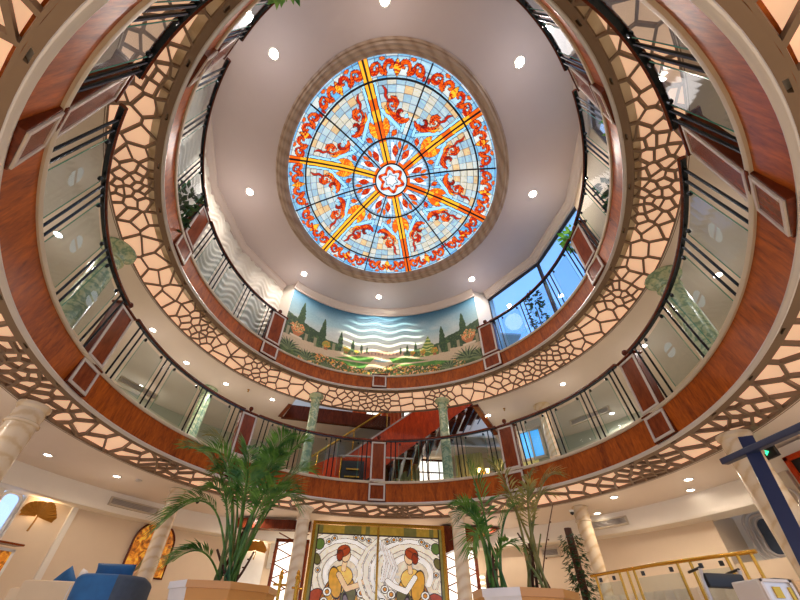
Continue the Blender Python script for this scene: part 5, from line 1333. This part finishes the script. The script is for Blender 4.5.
# ------------------------------------------------------------------ light
def soft(name, loc, power, col, rad, kind='POINT'):
    l = bpy.data.lights.new(name, kind); l.energy = power; l.color = col; l.shadow_soft_size = rad
    o = bpy.data.objects.new(name, l); COL.objects.link(o); o.location = loc; return o
w = bpy.data.worlds.new('World'); SC.world = w; w.use_nodes = True; nt = w.node_tree; nt.nodes.clear()
bg = nt.nodes.new('ShaderNodeBackground'); bg.inputs[0].default_value = (.46,.62,.95,1); bg.inputs[1].default_value = WORLD
o_ = nt.nodes.new('ShaderNodeOutputWorld'); nt.links.new(bg.outputs[0], o_.inputs[0])
# added patterned spotlight without fixture, imitating rippled reflections on the mural
gl = bpy.data.lights.new('ripple_light', 'SPOT'); gl.energy = RIPPLE; gl.color = (1,.93,.70); gl.spot_size = R_(23); gl.spot_blend = .5; gl.shadow_soft_size = .01
go_ = bpy.data.objects.new('ripple_light', gl); COL.objects.link(go_); go_.location = (1.3, -2.6, 7.6)
go_.rotation_euler = (Vector((-.05, 3.9, 7.25))-Vector(go_.location)).to_track_quat('-Z', 'Y').to_euler()
gl.use_nodes = True; nt = gl.node_tree; em = next(n for n in nt.nodes if n.type == 'EMISSION'); L = nt.links.new
tc = nt.nodes.new('ShaderNodeTexCoord'); sx = nt.nodes.new('ShaderNodeSeparateXYZ'); L(tc.outputs['Normal'], sx.inputs[0])
def mth(op, a, b=None):
    n = nt.nodes.new('ShaderNodeMath'); n.operation = op
    for i, q in enumerate((a, b)):
        if q is None: continue
        if isinstance(q, (int, float)): n.inputs[i].default_value = q
        else: L(q, n.inputs[i])
    return n.outputs[0]
px_ = mth('DIVIDE', sx.outputs[0], sx.outputs[2]); py_ = mth('DIVIDE', sx.outputs[1], sx.outputs[2])
wv_ = mth('MULTIPLY', mth('SINE', mth('MULTIPLY', px_, 48.0)), .008)
st_ = mth('SINE', mth('MULTIPLY', mth('ADD', py_, wv_), 2*PI/.040)); L(mth('MULTIPLY', mth('MAXIMUM', mth('SUBTRACT', st_, .25), 0), 1.3), em.inputs[1])
# ------------------------------------------------------------------ camera
cam = bpy.data.cameras.new('camera'); co = bpy.data.objects.new('camera', cam); COL.objects.link(co); SC.camera = co
cam.sensor_fit = 'HORIZONTAL'; cam.sensor_width = 36; cam.lens = 36*355.6/800
cam.shift_x = (400-380.7)/800; cam.shift_y = (349.87-300)/800; cam.clip_start = .05; cam.clip_end = 200
pit, rol = R_(38.851), R_(2.604)
Xa = Vector((1,0,0)); Fw = Vector((0, math.cos(pit), math.sin(pit))); Up = Vector((0, -math.sin(pit), math.cos(pit)))
right = Xa*math.cos(rol)+Up*math.sin(rol); upv = -Xa*math.sin(rol)+Up*math.cos(rol)
mt = Matrix((right, upv, -Fw)).transposed().to_4x4(); mt.translation = Vector((-.070, -4.1514, .5)); co.matrix_world = mt
SC.view_settings.view_transform = 'Standard'; SC.view_settings.look = 'None'; SC.view_settings.gamma = 1.0; SC.view_settings.exposure = EXPOSURE; SC.view_settings.use_curve_mapping = False
SC.cycles.use_denoising = True; SC.cycles.max_bounces = 8; SC.cycles.transparent_max_bounces = 16; SC.cycles.diffuse_bounces = 4; SC.cycles.glossy_bounces = 4; SC.cycles.sample_clamp_indirect = 6
SC.cycles.caustics_reflective = False; SC.cycles.caustics_refractive = False
for o in bpy.data.objects:
    if '_local' in o: del o['_local']
